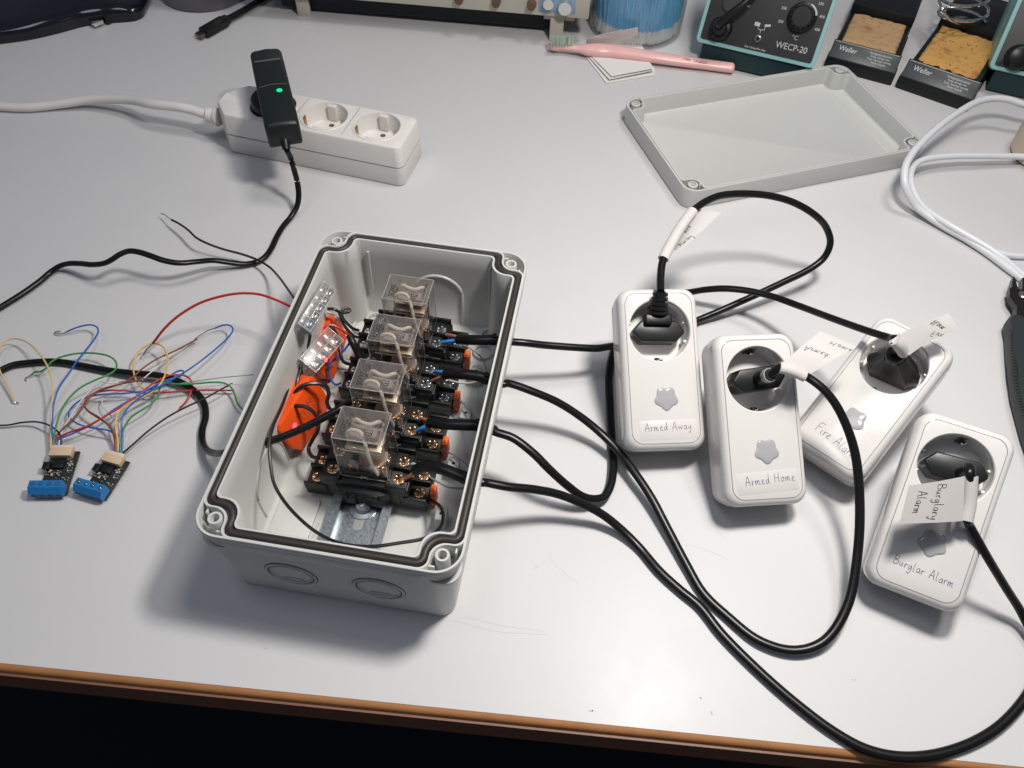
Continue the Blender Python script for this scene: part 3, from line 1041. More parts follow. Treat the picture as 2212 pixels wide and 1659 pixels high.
def make_plug(label):
    t = thing('smart_plug', label, 'smart plug', (0, 0, 0), None, 'white smart plugs with star buttons')
    mb = MB()
    a, b_ = PB_W / 2, PB_L / 2
    rr = lambda i, z, r=9.5: z3(rrect(a - i, b_ - i, max(2, r - i * .4), 8, 0, cy), z)
    mb.loft([rr(2.4, 0), rr(1.4, .6), rr(1.1, 2), rr(.8, 11.6), rr(1.3, 11.9), rr(1.3, 12.4)], True, False)
    finish(mb, 'back_shell', WHT2, t)
    mb = MB()
    mb.loft([rr(.7, 12.3), rr(.1, 12.6), rr(0, 14), rr(0, 22.5), rr(.25, 24.4), rr(.9, 26.4), rr(2.0, 28), rr(3.3, 28.9), rr(4.2, 29.15)], False, False)
    mb.loft([rr(4.2, 29.15), rr(4.35, 28.9), rr(4.5, 28.9), rr(4.65, 29.2), rr(4.8, 29.25)], False, False)
    mb.plate(rrect(a - 4.8, b_ - 4.8, 9.5 - 4.8 * .4, 8, 0, cy), [circ(HR, 56, *HC)], 29.25)
    sh = finish(mb, 'front_shell', WHT, t, angle=30)
    mb = MB()
    g_ = rr(4.5, 29.2)
    mb.tube(g_ + g_[:1], .28, n=6, smooth=False)
    finish(mb, 'panel_seam', SEAM, sh)
    mb = MB()
    g_ = rr(.75, 12.2)
    mb.tube(g_ + g_[:1], .3, n=6, smooth=False)
    finish(mb, 'shell_seam', SEAM, sh)
    mb = MB()
    mb.lathe([(HR, 29.25), (HR - .5, 28.8), (HR - .9, 27), (HR - 1.6, 12.5), (HR - 2.6, 12), (.01, 12)], 56, Matrix.Translation((*HC, 0)))
    for s in (-1, 1):
        mb.box((HC[0] + s * (HR - 2.1), HC[1] + 6.5, 17.5), (3.6, 1.6, 10), .6)
        mb.box((HC[0] + s * (HR - 2.1), HC[1] - 6.5, 17.5), (3.6, 1.6, 10), .6)
    finish(mb, 'socket_recess', mat('recess_white', (.82, .80, .78), .12), t)
    mb = MB()
    for s in (-1, 1):
        mb.box((HC[0], HC[1] + s * (HR - 2.2), 18), (5.2, .7, 12), .2)
    finish(mb, 'clip_slot', BLK, t)
    for s in (-1, 1):
        mb = MB()
        p = [Vector((HC[0] + s * 1.0, HC[1] + s * (HR - y), z)) for y, z in ((1.9, 24.5), (3.2, 23.0), (4.2, 19), (2.6, 13.5))]
        mb.tube(p, .8, flat=(1.3, .35), n=8)
        finish(mb, 'earth_clip', CHRM, t)
    mb = MB()
    pts = []
    for i in range(80):
        th = 2 * math.pi * i / 80
        r = 7.6 * (1 + .105 * math.cos(5 * th + 5 * math.pi / 2))
        pts.append((1.2 + r * math.cos(th), 34.5 + r * math.sin(th)))
    rings = []
    c0 = Vector((1.2, 34.5, 0))
    for f_, z in ((1, 28.9), (1, 29.4), (.97, 29.65), (.85, 29.9), (.6, 30.1), (.3, 30.2), (.04, 30.22)):
        rings.append([c0 + (Vector((x, y, 0)) - c0) * f_ + Vector((0, 0, z)) for x, y in pts])
    mb.loft(rings, False, True)
    finish(mb, 'star_button', STAR, t)
    mb = MB()
    mb.lathe([(18.8, 0.2), (18.6, -16), (17.6, -17), (.01, -17)], 48, Matrix.Translation((HC[0], HC[1], 0)))
    for s in (-1, 1):
        mb.box((HC[0], HC[1] + s * 17.6, -8), (7, 3, 15), .3)
    finish(mb, 'plug_base', WHT2, t)
    mb = MB()
    for s in (-1, 1):
        mb.lathe([(2.3, -17), (2.3, -33), (1.6, -35), (.05, -35.5)], 16, Matrix.Translation((HC[0] + s * 9.5, HC[1], 0)))
    finish(mb, 'pin', CHRM, t)
    return t

PQ = [(102.447, 312.478, 0.090, 0.516, 0.031), (162.436, 274.093, 0.109, 0.547, 0.051),
      (214.287, 301.913, -0.725, 0.451, -0.097), (246.568, 213.48, -0.397, 0.528, -0.079)]
pl_labels = ['white smart plug with the Armed Away sticker, at the left of the four',
             'white smart plug with Armed Home written under its star button',
             'tilted white smart plug marked Fire, half covered by the others and a black cable',
             'white smart plug marked Burglar Alarm in the lower right, with a paper tag over it']
plugs = []
PM = []
proto = make_plug(pl_labels[0])
for i, q in enumerate(PQ):
    o = proto if i == 0 else copy_tree(proto)
    R = plug_R(*q[2:])
    loc = plug_loc(q[0], q[1], R)
    M = Matrix.Translation(loc) @ R.to_4x4()
    M2 = M.copy()
    M2.translation = M2.translation * MM
    o.matrix_world = M2
    o['_m'] = [x for r in M for x in r]
    o['label'] = pl_labels[i]
    plugs.append(o)
    PM.append(M)

Z = Vector((0, 0, 1))
def write_on(plug, txt, u0, v0, ang, size, seed, w=.135):
    mb = MB()
    ca, sa = math.cos(ang), math.sin(ang)
    handwriting(mb, txt, lambda u, v: Vector((u0 + u * ca - v * sa, v0 + u * sa + v * ca, 29.36)), Z, size, w, seed=seed)
    return finish(mb, 'handwriting', INK, plug)

def sticker(plug, x0, x1, y0, y1, ang=0):
    mb = MB()
    mb.box(((x0 + x1) / 2, (y0 + y1) / 2, 29.29), (x1 - x0, y1 - y0, .06), .02, R=RZ(ang))
    return finish(mb, 'sticker', STICK, plug)

sticker(plugs[0], -18, 21, 7, 20, .02)
write_on(plugs[0], 'Armed Away', -14.5, 12.6, .03, 5.9, 3)
sticker(plugs[1], -20, 20, 8.5, 22, .05)
write_on(plugs[1], 'Armed Home', -14.5, 13.2, .06, 6.1, 4)
write_on(plugs[2], 'Fire Alarm', -14.5, 15.2, -.13, 6.9, 5)
write_on(plugs[3], 'Burglar Alarm', -15.5, 15.5, -.04, 5.6, 6)

# ------------------------------------------------------------------ power cords
def cord(label, pts, mplug, pstyle, inner, tagspec, gland, fl=(2.95, 2.3)):
    t = thing('mains_lead', label, 'power cord', pts[len(pts) // 2] * 1.0 - Vector((0, 0, pts[len(pts) // 2].z)), None, 'black flat power cords from the enclosure to the smart plugs')
    mb = MB()
    mb.tube(pts, 2.4, flat=fl, n=14, k=8)
    finish(mb, 'cable', CAB, t, world=True)
    mb = MB()
    mb.tube(inn, 3, flat=(3.9, 3.4), n=16, k=8)
    finish(mb, 'sheath', CAB, t, world=True)
    mb = MB()
    g0, g1 = gland
    dd = (g1 - g0).normalized()
    mb.tube([g0, g0 + dd * 3.5], 3.6, flat=(4.2, 3.6), n=16, smooth=False)
    mb.box(g0 + dd * 1.5 + Vector((0, 0, 3.6)), (2.6, 3.2, 4), .4, R=BR_)
    finish(mb, 'cable_tie', BLK, t, world=True)
    for nm, m_, pp in inner:
        mb = MB()
        mb.tube(pp, 1.25, n=10)
        finish(mb, 'core', m_, t, world=True)
    return t

def local(i, x, y, z):
    return PM[i] @ Vector((x, y, z))

def contour(a, b_, c=5.5):
    return [(-a + c, -b_), (a - c, -b_), (a, -b_ * .15), (a, b_ * .15), (a - c, b_), (-a + c, b_), (-a, b_ * .15), (-a, -b_ * .15)]

def plug_body(t, i, rot, kind):
    Mx = PM[i] @ Matrix.Translation((*HC, 0)) @ Matrix.Rotation(rot, 4, 'Z')
    mb = MB()
    if kind == 'side':
        mb.prism(contour(17.5, 7.2), 13, 27, 1.2, M=Mx, seg=3)
        mb.box((-1.0, 7.5, 27.2), (19, 7.5, 8), 1.6, seg=3, M=Mx)
    elif kind == 'flat':
        mb.prism(contour(17.5, 7.4), 13, 31, 1.4, M=Mx, seg=3)
    else:
        n = 8
        rings = []
        for z, f, g in ((13, 1, 1), (24, 1, 1), (26, .96, .96), (40, .48, .72), (43, .4, .66)):
            rings.append([Vector((x * f, y * g, z)) for x, y in contour(17.5, 8.2)])
        b = MB()
        b.loft(rings)
        mb._add(b.bm, Mx)
    finish(mb, 'plug', BLK, t, world=True)
    return Mx

def flag(t, corners, bend=0.0, thick=.18, n=8):
    """paper flag: corners A,B at the cord, C,D far; bilinear with a bend along normal"""
    A, B, C, D = corners
    N = (B - A).cross(D - A).normalized()
    def S(u, v):
        p = A.lerp(B, u).lerp(D.lerp(C, u), v)
        return p + N * (bend * math.sin(math.pi * v))
    mb = MB()
    for side, off in ((1, thick / 2), (-1, -thick / 2)):
        b = bmesh.new()
        g = [[b.verts.new(S(i / n, j / n) + N * off) for j in range(n + 1)] for i in range(n + 1)]
        for i in range(n):
            for j in range(n):
                b.faces.new((g[i][j], g[i + 1][j], g[i + 1][j + 1], g[i][j + 1]))
        mb._add(b)
    return mb, S, N

def paper_tag(t, wrap, corners, txts, bend, wr=3.9, up=1):
    mb, S, N = flag(t, corners, bend)
    pw = cr(wrap, 6)
    b = MB()
    b.tube(wrap, wr, flat=(wr, wr * .82), n=16)
    mb._add(b.bm)
    pt = finish(mb, 'paper_tag', PAPER, t, world=True)
    mb = MB()
    if N.dot(CAM_O - S(.5, .5)) < 0:
        N = -N
    for k, (txt, u0, v0, du, dv, size) in enumerate(txts):
        # du,dv : writing direction in the flag's (u,v) in working units; u spans A->B, v spans A->D
        A, B, C, D = corners
        LU, LV = (B - A).length, (D - A).length
        d = Vector((du, dv)).normalized()
        pr = Vector((-d.y, d.x)) if up == 1 else Vector((d.y, -d.x))
        def fn(u, v):
            return S(u0 + (u * d.x + v * pr.x) / LU, v0 + (u * d.y + v * pr.y) / LV) + N * .16
        handwriting(mb, txt, fn, N, size * .94, .14, seed=10 + k)
    finish(mb, 'handwriting', INKK, pt, world=True)

# cord 1: farthest opening -> Armed Away
inn = path('a', [(1665, 768, 38), (1750, 772, 43), (1840, 772, 45), (1905, 772, 45)])
p1 = inn + path('a', [(1995, 783, 45), (2080, 790, 44), (2212, 805, 40)]) + path('f', [(80, 533, 32), (160, 522, 26), (300, 505, 16), (520, 440, 8)])
loop = path('n', [(660, 915, 6), (780, 865, 10), (900, 812, 14), (1050, 745, 18), (1200, 675, 22), (1380, 585, 28), (1470, 510, 35), (1506, 420, 45), (1482, 325, 56), (1400, 235, 70), (1270, 160, 78), (1120, 117, 84), (960, 103, 88), (800, 115, 92), (700, 155, 94), (620, 215, 94), (540, 320, 92), (465, 450, 90), (425, 540, 88), (412, 640, 86), (412, 735, 85)])
p1 = p1 + loop
c1_ = cord('black cord from the farthest opening, arching high and tagged Away into the Armed Away plug', p1, 0, 'side',
     [('core', WC['browni'], path('a', [(1590, 740, 33), (1625, 745, 36), (1668, 755, 39)])), ('core', WC['bluei'], path('a', [(1562, 788, 33), (1605, 780, 36), (1660, 775, 38)]))], None, (inn[-1], inn[-2]), (2.7, 2.7))
Mx = plug_body(c1_, 0, -.03, 'side')
mb = MB()
e0 = Mx @ Vector((-1, 11, 30))
e1_ = loop[-1]
dv = (e1_ - e0)
for k in range(5):
    a_ = e0 + dv * (k / 5 + .02)
    w_ = 6.6 - k * .35
    mb.tube([a_, a_ + dv * .13], w_, flat=(w_, w_ * .75), n=12, smooth=False)
mb.tube([e0, e1_], 3.8, n=12, smooth=False)
finish(mb, 'strain_relief', BLK, c1_, world=True)
paper_tag(c1_, path('n', [(428, 525, 88.5), (465, 450, 90), (540, 320, 92), (620, 212, 94)]),
          [at('n', 490, 468, 88), at('n', 640, 200, 93), at('n', 805, 222, 86), at('n', 545, 468, 82)],
          [('Away', .1, .72, 1, .12, 5.6), ('med', .42, .28, 1, .1, 5.2)], 1.5, up=-1)

# cord 2: second opening -> Armed Home
inn = path('a', [(1585, 985, 38), (1680, 985, 45), (1780, 995, 46), (1855, 1018, 45)])
p2 = inn + path('a', [(1945, 1045, 45)]) + path('t', [(150, 315, 44), (300, 365, 38), (450, 430, 30), (590, 520, 21), (700, 610, 15), (800, 710, 12), (900, 840, 11), (1000, 990, 9), (1100, 1180, 6), (1210, 1390, 4), (1310, 1560, 3)]) + \
    path('P', [(1570, 1330, 3), (1640, 1384, 4), (1715, 1405, 5), (1780, 1385, 8), (1830, 1310, 15), (1852, 1200, 27), (1857, 1080, 43), (1845, 970, 60), (1812, 885, 74), (1778, 840, 81), (1740, 812, 84)]) + path('f', [(1440, 715, 85), (1350, 675, 88), (1285, 660, 89)]) + [local(1, 1, 82, 46), local(1, 0, 81, 36)]
c2_ = cord('black cord from the second opening, looping wide around into the Armed Home plug', p2, 1, 'flat',
     [('core', WC['bluei'], path('a', [(1522, 968, 33), (1550, 970, 36), (1590, 972, 38)])), ('core', WC['browni'], path('a', [(1505, 1026, 30), (1545, 1008, 35), (1590, 995, 38)]))], None, (inn[-1], inn[-2]))
Mx = plug_body(c2_, 1, .1, 'flat')
mb = MB()
mb.tube([local(1, 0, 81, 28), local(1, 0, 81, 40), local(1, .5, 81.5, 47)], 4.2, n=16, smooth=False, taper=lambda s: 1.15 - .25 * s)
finish(mb, 'neck', BLK, c2_, world=True)
mb = MB()
mb.tube([local(1, 0, 81, 42), local(1, .3, 81.3, 46)], 4.5, n=16, smooth=False)
finish(mb, 'strain_relief', mat('relief_grey', (.30, .30, .29), .4), c2_, world=True)
paper_tag(c2_, path('f', [(1440, 715, 85), (1350, 675, 88), (1275, 657, 89)]),
          [at('f', 1480, 700, 86), at('f', 1290, 630, 90), at('g', 165, 195, 92), at('g', 350, 275, 88)],
          [('Home', .55, .86, -1, 0, 5.4), ('Armed', .92, .52, -1, 0.0, 5.4)], -3.0)

# cord 3: third opening -> Fire Alarm
inn = path('a', [(1485, 1285, 38), (1570, 1295, 43), (1700, 1300, 45), (1805, 1303, 45)])
p3 = inn + path('a', [(1890, 1330, 45)]) + path('t', [(70, 600, 45), (180, 640, 43), (300, 730, 38), (400, 830, 31), (500, 920, 22), (590, 985, 14), (660, 1003, 9), (720, 990, 6), (760, 920, 5), (775, 820, 4), (770, 700, 3), (762, 580, 3), (755, 420, 3), (752, 280, 3), (770, 160, 3), (830, 20, 3)]) + \
    path('n', [(430, 760, 4), (600, 738, 12), (700, 722, 20), (830, 715, 26), (980, 730, 30), (1130, 765, 34), (1300, 825, 42), (1500, 900, 58), (1680, 965, 72), (1830, 1015, 83), (1900, 1035, 88)])
fx = local(2, HC[0], HC[1], 44)
p3 = p3 + [at('g', 545, 235, 93), at('g', 562, 262, 90), fx]
c3_ = cord('black cord passing behind the Armed Away plug and ending in the Fire plug', p3, 2, 'cone',
     [('core', WC['bluei'], path('a', [(1408, 1338, 32), (1445, 1318, 36), (1485, 1298, 38)])), ('core', WC['browni'], path('a', [(1430, 1262, 33), (1455, 1266, 36), (1490, 1275, 38)]))], None, (inn[-1], inn[-2]))
Mx = plug_body(c3_, 2, .1, 'cone')
mb = MB()
mb.lathe([(6.2, 41), (6.4, 45), (5.6, 46.5)], 20, Mx, cap0=True, cap1=True)
finish(mb, 'strain_relief', BLK, c3_, world=True)
paper_tag(c3_, [at('g', 540, 238, 94), at('g', 556, 255, 92), at('g', 585, 300, 84)],
          [at('g', 612, 318, 86), at('g', 515, 245, 95), at('g', 810, 108, 104), at('g', 862, 183, 100)],
          [('Fire', .35, .66, -1, .4, 4.6), ('Alarm', .9, .80, -1, 0.1, 4.6)], 3.0, wr=4.9)

# cord 4: nearest opening -> Burglar Alarm
inn = path('b', [(1400, 395, 36), (1470, 375, 42), (1560, 388, 45), (1650, 422, 45), (1722, 450, 45)])
p4 = inn + path('b', [(1815, 472, 45)]) + path('t', [(20, 905, 44), (150, 930, 40), (300, 945, 34), (450, 975, 27), (600, 1035, 19), (720, 1100, 12), (830, 1190, 6), (930, 1290, 3), (1050, 1430, 3), (1170, 1540, 3), (1290, 1640, 3)]) + \
    path('P', [(1560, 1370, 3), (1640, 1450, 3), (1720, 1520, 3), (1800, 1580, 3), (1870, 1618, 3), (1940, 1634, 3), (2020, 1630, 3), (2110, 1600, 3), (2180, 1550, 3), (2235, 1470, 4), (2240, 1400, 6), (2210, 1330, 12), (2170, 1265, 28), (2125, 1190, 48), (2092, 1130, 60)]) + path('g', [(905, 1140, 64), (915, 1060, 70), (925, 960, 78), (918, 905, 82)])
q0 = local(3, 4, HC[1] - 1, 38)
p4 = p4 + [q0 + Vector((0, 0, 5)), q0]
c4_ = cord('black cord hanging past the table edge and ending in the Burglar Alarm plug', p4, 3, 'flat',
     [('core', WC['lblue'], path('b', [(1368, 368, 33), (1385, 360, 36), (1405, 368, 37)])), ('core', WC['browni'], path('b', [(1335, 455, 30), (1370, 430, 34), (1395, 400, 37)]))], None, (inn[-1], inn[-2]))
Mx = plug_body(c4_, 3, .08, 'flat')
mb = MB()
mb.tube([local(3, 3.5, 80, 27), local(3, 4, 80, 36), q0 + Vector((0, -1, 4))], 4.0, n=14, smooth=False)
finish(mb, 'strain_relief', BLK, c4_, world=True)
paper_tag(c4_, path('g', [(898, 1150, 64), (915, 1060, 70), (924, 925, 80)]),
          [at('g', 880, 1150, 67), at('g', 892, 925, 83), at('g', 612, 972, 80), at('g', 565, 1163, 66)],
          [('Burglary', .93, .50, -1, .08, 6.4), ('Alarm', .82, .82, -1, .08, 6.4)], 1.5)

# ------------------------------------------------------------------ lid
LYAW = 0.340487
LM_ = (239.27, 684.6)
lid = thing('enclosure_lid', 'grey plastic enclosure lid lying upside down behind the plugs', 'lid', (LM_[0], LM_[1], 0), RZ(LYAW))
LA, LBb, LH = 125.1, 75.0, 20.7

def notch2(a, b_, n, rv, rc, z, k=5):
    base = [(a, -(b_ - n), 'v'), (a, b_ - n, 'v'), (a - n, b_ - n, 'c'), (a - n, b_, 'v'), (-(a - n), b_, 'v'), (-(a - n), b_ - n, 'c'),
            (-a, b_ - n, 'v'), (-a, -(b_ - n), 'v'), (-(a - n), -(b_ - n), 'c'), (-(a - n), -b_, 'v'), (a - n, -b_, 'v'), (a - n, -(b_ - n), 'c')]
    pts = []
    m = len(base)
    for i in range(m):
        p = Vector(base[i][:2])
        q0_ = (Vector(base[i - 1][:2]) - p).normalized()
        q1_ = (Vector(base[(i + 1) % m][:2]) - p).normalized()
        r = rv if base[i][2] == 'v' else rc
        c = p + (q0_ + q1_) * r
        for j in range(k + 1):
            tt = math.pi / 2 * j / k
            w_ = c - q1_ * (r * math.cos(tt)) - q0_ * (r * math.sin(tt))
            pts.append(Vector((w_.x, w_.y, z)))
    return pts
mb = MB()
mb.loft([z3(rrect(LA - i, LBb - i, r, 8), z) for i, r, z in ((3.5, 10, 0), (1.6, 11, .5), (1.0, 12, 2), (.1, 13, LH - 1), (.2, 13, LH), (1.6, 12, LH), (1.8, 12, LH - .8), (2.6, 12, LH - .8), (2.8, 11, 5))], True, False)
mb.plate(rrect(LA - 2.8, LBb - 2.8, 11, 8), [[(p.x, p.y) for p in notch2(LA - 4.0, LBb - 4.0, 15, 3, 8, 0)]], LH - 12)
mb.loft([notch2(LA - 2.9, LBb - 2.9, 15, 3, 8, LH - 13), notch2(LA - 2.9, LBb - 2.9, 15, 3, 8, LH - .6), notch2(LA - 4.1, LBb - 4.1, 15, 3, 8, LH - .6), notch2(LA - 4.3, LBb - 4.3, 15, 3, 8, LH - 1.2), notch2(LA - 5.2, LBb - 5.2, 15, 3, 8, 3.4), notch2(LA - 6, LBb - 6, 15, 3, 8, 2.8)], False, True)
finish(mb, 'shell', GREY, lid)
for sx in (-1, 1):
    for sy in (-1, 1):
        mb = MB()
        mb.lathe([(5.0, LH - 12), (4.6, LH - .3), (4.2, LH), (2.9, LH), (2.7, LH - 1.5), (1.9, LH - 1.6), (1.6, LH - 4), (.05, LH - 4)], 24, Matrix.Translation((sx * (LA - 10.5), sy * (LBb - 10.5), 0)))
        mb.box((sx * (LA - 10.5) + 6.4, sy * (LBb - 10.5) - 1, LH - 5), (1.4, 3.5, 9), .4, R=RZ(.4 * sx))
        finish(mb, 'screw_boss', GREY, lid)

# ------------------------------------------------------------------ power strip and adapter
SY_ = math.atan2(-40, 174)
S0 = at('d', 1220, 760, 40)
S1 = at('d', 1655, 845, 40)
sd_ = (S1 - S0).normalized()
sy_ = math.atan2(sd_.y, sd_.x)
SH = 41.0
pit = (S1 - S0).length
o_ = S1 + sd_ * 31.5            # right end
sn_ = Vector((-sd_.y, sd_.x, 0))
strip = thing('power_strip', 'white three-socket power strip with a black adapter in its first socket', 'power strip', Vector((S0.x, S0.y, 0)), RZ(sy_))
xr = (o_ - S0).dot(sd_)
xl = xr - 186
def sout(ins, z, r=6):
    a0, a1, hb = xl + ins, xr - ins, 26.0 - ins
    ch = 15
    base = [(a0 + ch, -hb, 4), (a1, -hb, r), (a1, hb, r), (a0 + ch, hb, 4), (a0, hb - ch * 1.15, 4), (a0, -hb + ch * 1.15, 4)]
    pts = []
    m = len(base)
    for i in range(m):
        p = Vector(base[i][:2])
        q0_ = (Vector(base[i - 1][:2]) - p).normalized()
        q1_ = (Vector(base[(i + 1) % m][:2]) - p).normalized()
        ang = q0_.angle(q1_)
        rr_ = base[i][2]
        dd_ = rr_ / math.tan(ang / 2)
        c = p + (q0_ + q1_).normalized() * (rr_ / math.sin(ang / 2))
        s_ = p + q0_ * dd_ - c
        e_ = p + q1_ * dd_ - c
        for j in range(7):
            v_ = s_.lerp(e_, j / 6).normalized() * rr_ + c
            pts.append(Vector((v_.x, v_.y, z)))
    return pts
holes = [circ(22.6, 48, k * pit, 0) for k in (-1, 0, 1)]
mb = MB()
mb.loft([sout(1.4, 0), sout(.6, .6), sout(0, 2), sout(0, 19.2), sout(.5, 19.6), sout(.5, 20.2), sout(0, 20.6), sout(.7, SH - 3), sout(1.5, SH - 1), sout(3, SH)], True, False)
tp = [(p.x, p.y) for p in sout(3, SH)]
mb.plate(tp, holes, SH)
st_body = finish(mb, 'housing', STRIP, strip, angle=32)
mb = MB()
for k in (-.5, .5):
    mb.box((k * pit, 0, SH + .02), (.9, 44, .5), .15)
finish(mb, 'divider', mat('strip_line', (.45, .42, .40), .5), strip)
mb = MB()
g_ = sout(.35, 19.9)
mb.tube(g_ + g_[:1], .42, n=6, smooth=False)
finish(mb, 'seam', mat('strip_seam', (.26, .24, .22), .6), strip)
for k in (-1, 0, 1):
    mb = MB()
    mb.lathe([(22.6, SH), (22.0, SH + .7), (20.8, SH + .6), (20.3, SH - .5), (19.6, SH - 15), (19.2, SH - 16), (.01, SH - 16)], 48, Matrix.Translation((k * pit, 0, 0)))
    for s in (-1, 1):
        mb.box((k * pit - 1, s * 18.0, SH - 8), (8, 4.4, 15), .6)
    so = finish(mb, 'socket', STRIP, strip)
    mb = MB()
    for s in (-1, 1):
        mb.cyl((k * pit, s * 9.6, SH - 16.1), (k * pit, s * 9.6, SH - 15.9), 2.6, n=16)
    finish(mb, 'pin_hole', BRASS, so)
    mb = MB()
    for s in (-1, 1):
        mb.box((k * pit + s * 19.0, -3, SH - 8), (.8, 4.5, 12), .3)
    finish(mb, 'earth_clip', BRASS, so)
mb = MB()
mb.tube(path('d', [(345, 760, 24), (300, 750, 24), (262, 742, 25), (230, 735, 26)]), 7, n=16, taper=lambda s: 1.25 - .4 * s)
finish(mb, 'cord_grip', STRIP, strip, world=True)
mb = MB()
mb.tube(path('d', [(250, 742, 24), (120, 700, 26), (0, 675, 27)]) + path('P', [(330, 225, 25), (280, 216, 18), (200, 215, 10), (120, 226, 5), (60, 232, 4), (-30, 228, 4)]), 4.6, flat=(4.9, 4.2), n=16)
finish(mb, 'cord', STRIP, strip, world=True)

AZ = 78
A0, A1 = at('d', 580, 165, AZ), at('d', 842, 140, AZ)
A2, A3 = at('d', 1006, 800, AZ), at('d', 715, 830, AZ)
ac = (A0 + A1 + A2 + A3) / 4
ay = ((A0 + A1) / 2 - (A2 + A3) / 2)
al = ay.length
ay.normalize()
aw = ((A1 - A0).length + (A2 - A3).length) / 2
ayaw = math.atan2(-ay.x, ay.y)
adp = thing('power_adapter', 'slim black plug-in power adapter with a glowing green light and black cord', 'adapter', Vector((ac.x, ac.y, 40)), RZ(ayaw))
mb = MB()
ht = AZ - 40
hw = aw / 2
hl = al / 2
def asec(y, z0, z1, w=1, rad=3.0):
    a_ = hw * w
    return [Vector((x, y, z)) for x, z in ((-a_ + 1, z0 + 6), (a_ - 1, z0 + 6), (a_, z0 + 8), (a_, z1 - 3), (a_ - 1.2, z1 - 1.2), (a_ - 3.5, z1 - .3), (0, z1 + .5), (-a_ + 3.5, z1 - .3), (-a_ + 1.2, z1 - 1.2), (-a_, z1 - 3), (-a_, z0 + 8))]
mb.loft([asec(-hl, 12, ht - 3, .92), asec(-hl + 1.5, 10, ht - 1.0, .98), asec(-hl + 3.5, 10, ht - .2), asec(hl * .50, 10, ht), asec(hl * .58, 10, ht - .6), asec(hl * .62, 10, ht - 1.8), asec(hl - 7, 10, ht - 3.2, .99), asec(hl - 3.5, 10, ht - 3.8, .95), asec(hl + 1, 12, ht - 6, .55)])
adb = finish(mb, 'housing', mat('adapter_black', (.008, .012, .011), .4, bump=.15, bscale=60), adp)
mb = MB()
mb.lathe([(18.8, -8), (18.8, 9), (17.5, 11), (10, 12)], 40, Matrix.Translation(RZ(-ayaw) @ (S0 - sd_ * pit - Vector((ac.x, ac.y, 40)))), cap0=True, cap1=True)
finish(mb, 'plug_base', BLK, adp)
mb = MB()
lp = RZ(-ayaw) @ (at('d', 843, 540, AZ) - Vector((ac.x, ac.y, 40)))
mb.lathe([(2.4, ht - .3), (2.4, ht + .45), (.05, ht + .7)], 20, Matrix.Translation((lp.x, lp.y, 0)), cap1=True)
finish(mb, 'indicator_light', LEDG, adp)
mb = MB()
mb.tube([Vector((-hw + 2.6, -hl * .10, ht - .1)), Vector((0, -hl * .10 + 1.2, ht + .5)), Vector((hw - 2.6, -hl * .10, ht - .1))], .35, n=6)
mb.box((-aw * .0, hl * .545, ht + .32), (aw * .8, 2.6, .25), .1)
finish(mb, 'seam', mat('seam_grey', (.10, .105, .10), .35), adp)
gp = at('d', 880, 900, 74)
mb = MB()
cp = [at('d', 880, 890, 64), at('d', 888, 950, 61), at('d', 903, 1030, 56)]
for k in range(5):
    a_ = cp[0].lerp(cp[2], k / 5)
    mb.tube([a_, cp[0].lerp(cp[2], k / 5 + .13)], 5.0 - .35 * k, n=14, smooth=False)
mb.tube(cp, 4.4, n=14, taper=lambda s: 1 - .3 * s)
finish(mb, 'strain_relief', BLK, adp, world=True)
mb = MB()
cp2 = cp[1:] + path('m', [(1945, 30, 48), (1968, 110, 38), (1992, 200, 26), (2001, 290, 16), (1990, 360, 9), (1950, 430, 4), (1900, 490, 3), (1855, 565, 3), (1820, 640, 3), (1780, 695, 3), (1725, 732, 3), (1640, 748, 4), (1540, 738, 8), (1430, 724, 13), (1320, 732, 18), (1200, 741, 22), (1100, 725, 25), (1000, 690, 27), (920, 666, 28), (860, 662, 28), (800, 685, 27), (750, 718, 25), (700, 742, 22), (620, 752, 18), (540, 745, 14), (460, 745, 10), (400, 762, 6), (340, 800, 3.5), (270, 860, 3), (150, 945, 3), (0, 1038, 3), (-90, 1090, 3)])
mb.tube(cp2, 2.3, flat=(2.5, 2.0), n=12, k=7)
finish(mb, 'cord', CAB, adp, world=True)

# thin black wire on the table with a bare tip
tw = thing('loose_wire', 'thin black wire with a bare tip pointing left, crossing the adapter cord', 'wire', at('m', 1500, 650, 0))
mb = MB()
mb.tube(path('m', [(1150, 452, 10), (1200, 478, 12), (1260, 520, 14), (1320, 575, 15), (1400, 615, 14), (1500, 650, 12), (1620, 682, 10), (1720, 718, 9), (1800, 765, 12), (1860, 825, 20), (1920, 905, 34), (1975, 985, 45), (2010, 1040, 47)]), .95, n=8)
finish(mb, 'insulation', WC['black'], tw, world=True)
mb = MB()
mb.tube(path('m', [(1078, 410, 6), (1100, 416, 7), (1120, 432, 8), (1152, 453, 10)]), .45, n=6)
finish(mb, 'bare_end', WC['tin'], tw, world=True)
tw = thing('loose_wire', 'red wire arching from the enclosure wall to a bare tip above the yellow loop', 'wire', at('m', 1500, 950, 0))
mb = MB()
mb.tube(path('c', [(1108, 372, 14), (1130, 345, 17), (1180, 280, 24), (1260, 200, 30), (1350, 135, 35), (1450, 80, 39), (1560, 42, 42), (1680, 16, 44), (1780, 8, 45)]) + path('m', [(1740, 952, 45), (1840, 985, 45), (1945, 1032, 45), (2010, 1065, 45)]), .95, n=8)
finish(mb, 'insulation', WC['red'], tw, world=True)
mb = MB()
mb.tube(path('c', [(1040, 460, 5), (1055, 430, 7), (1070, 408, 9), (1088, 395, 11), (1108, 372, 14)]), .5, n=6)
finish(mb, 'bare_end', WC['tin'], tw, world=True)

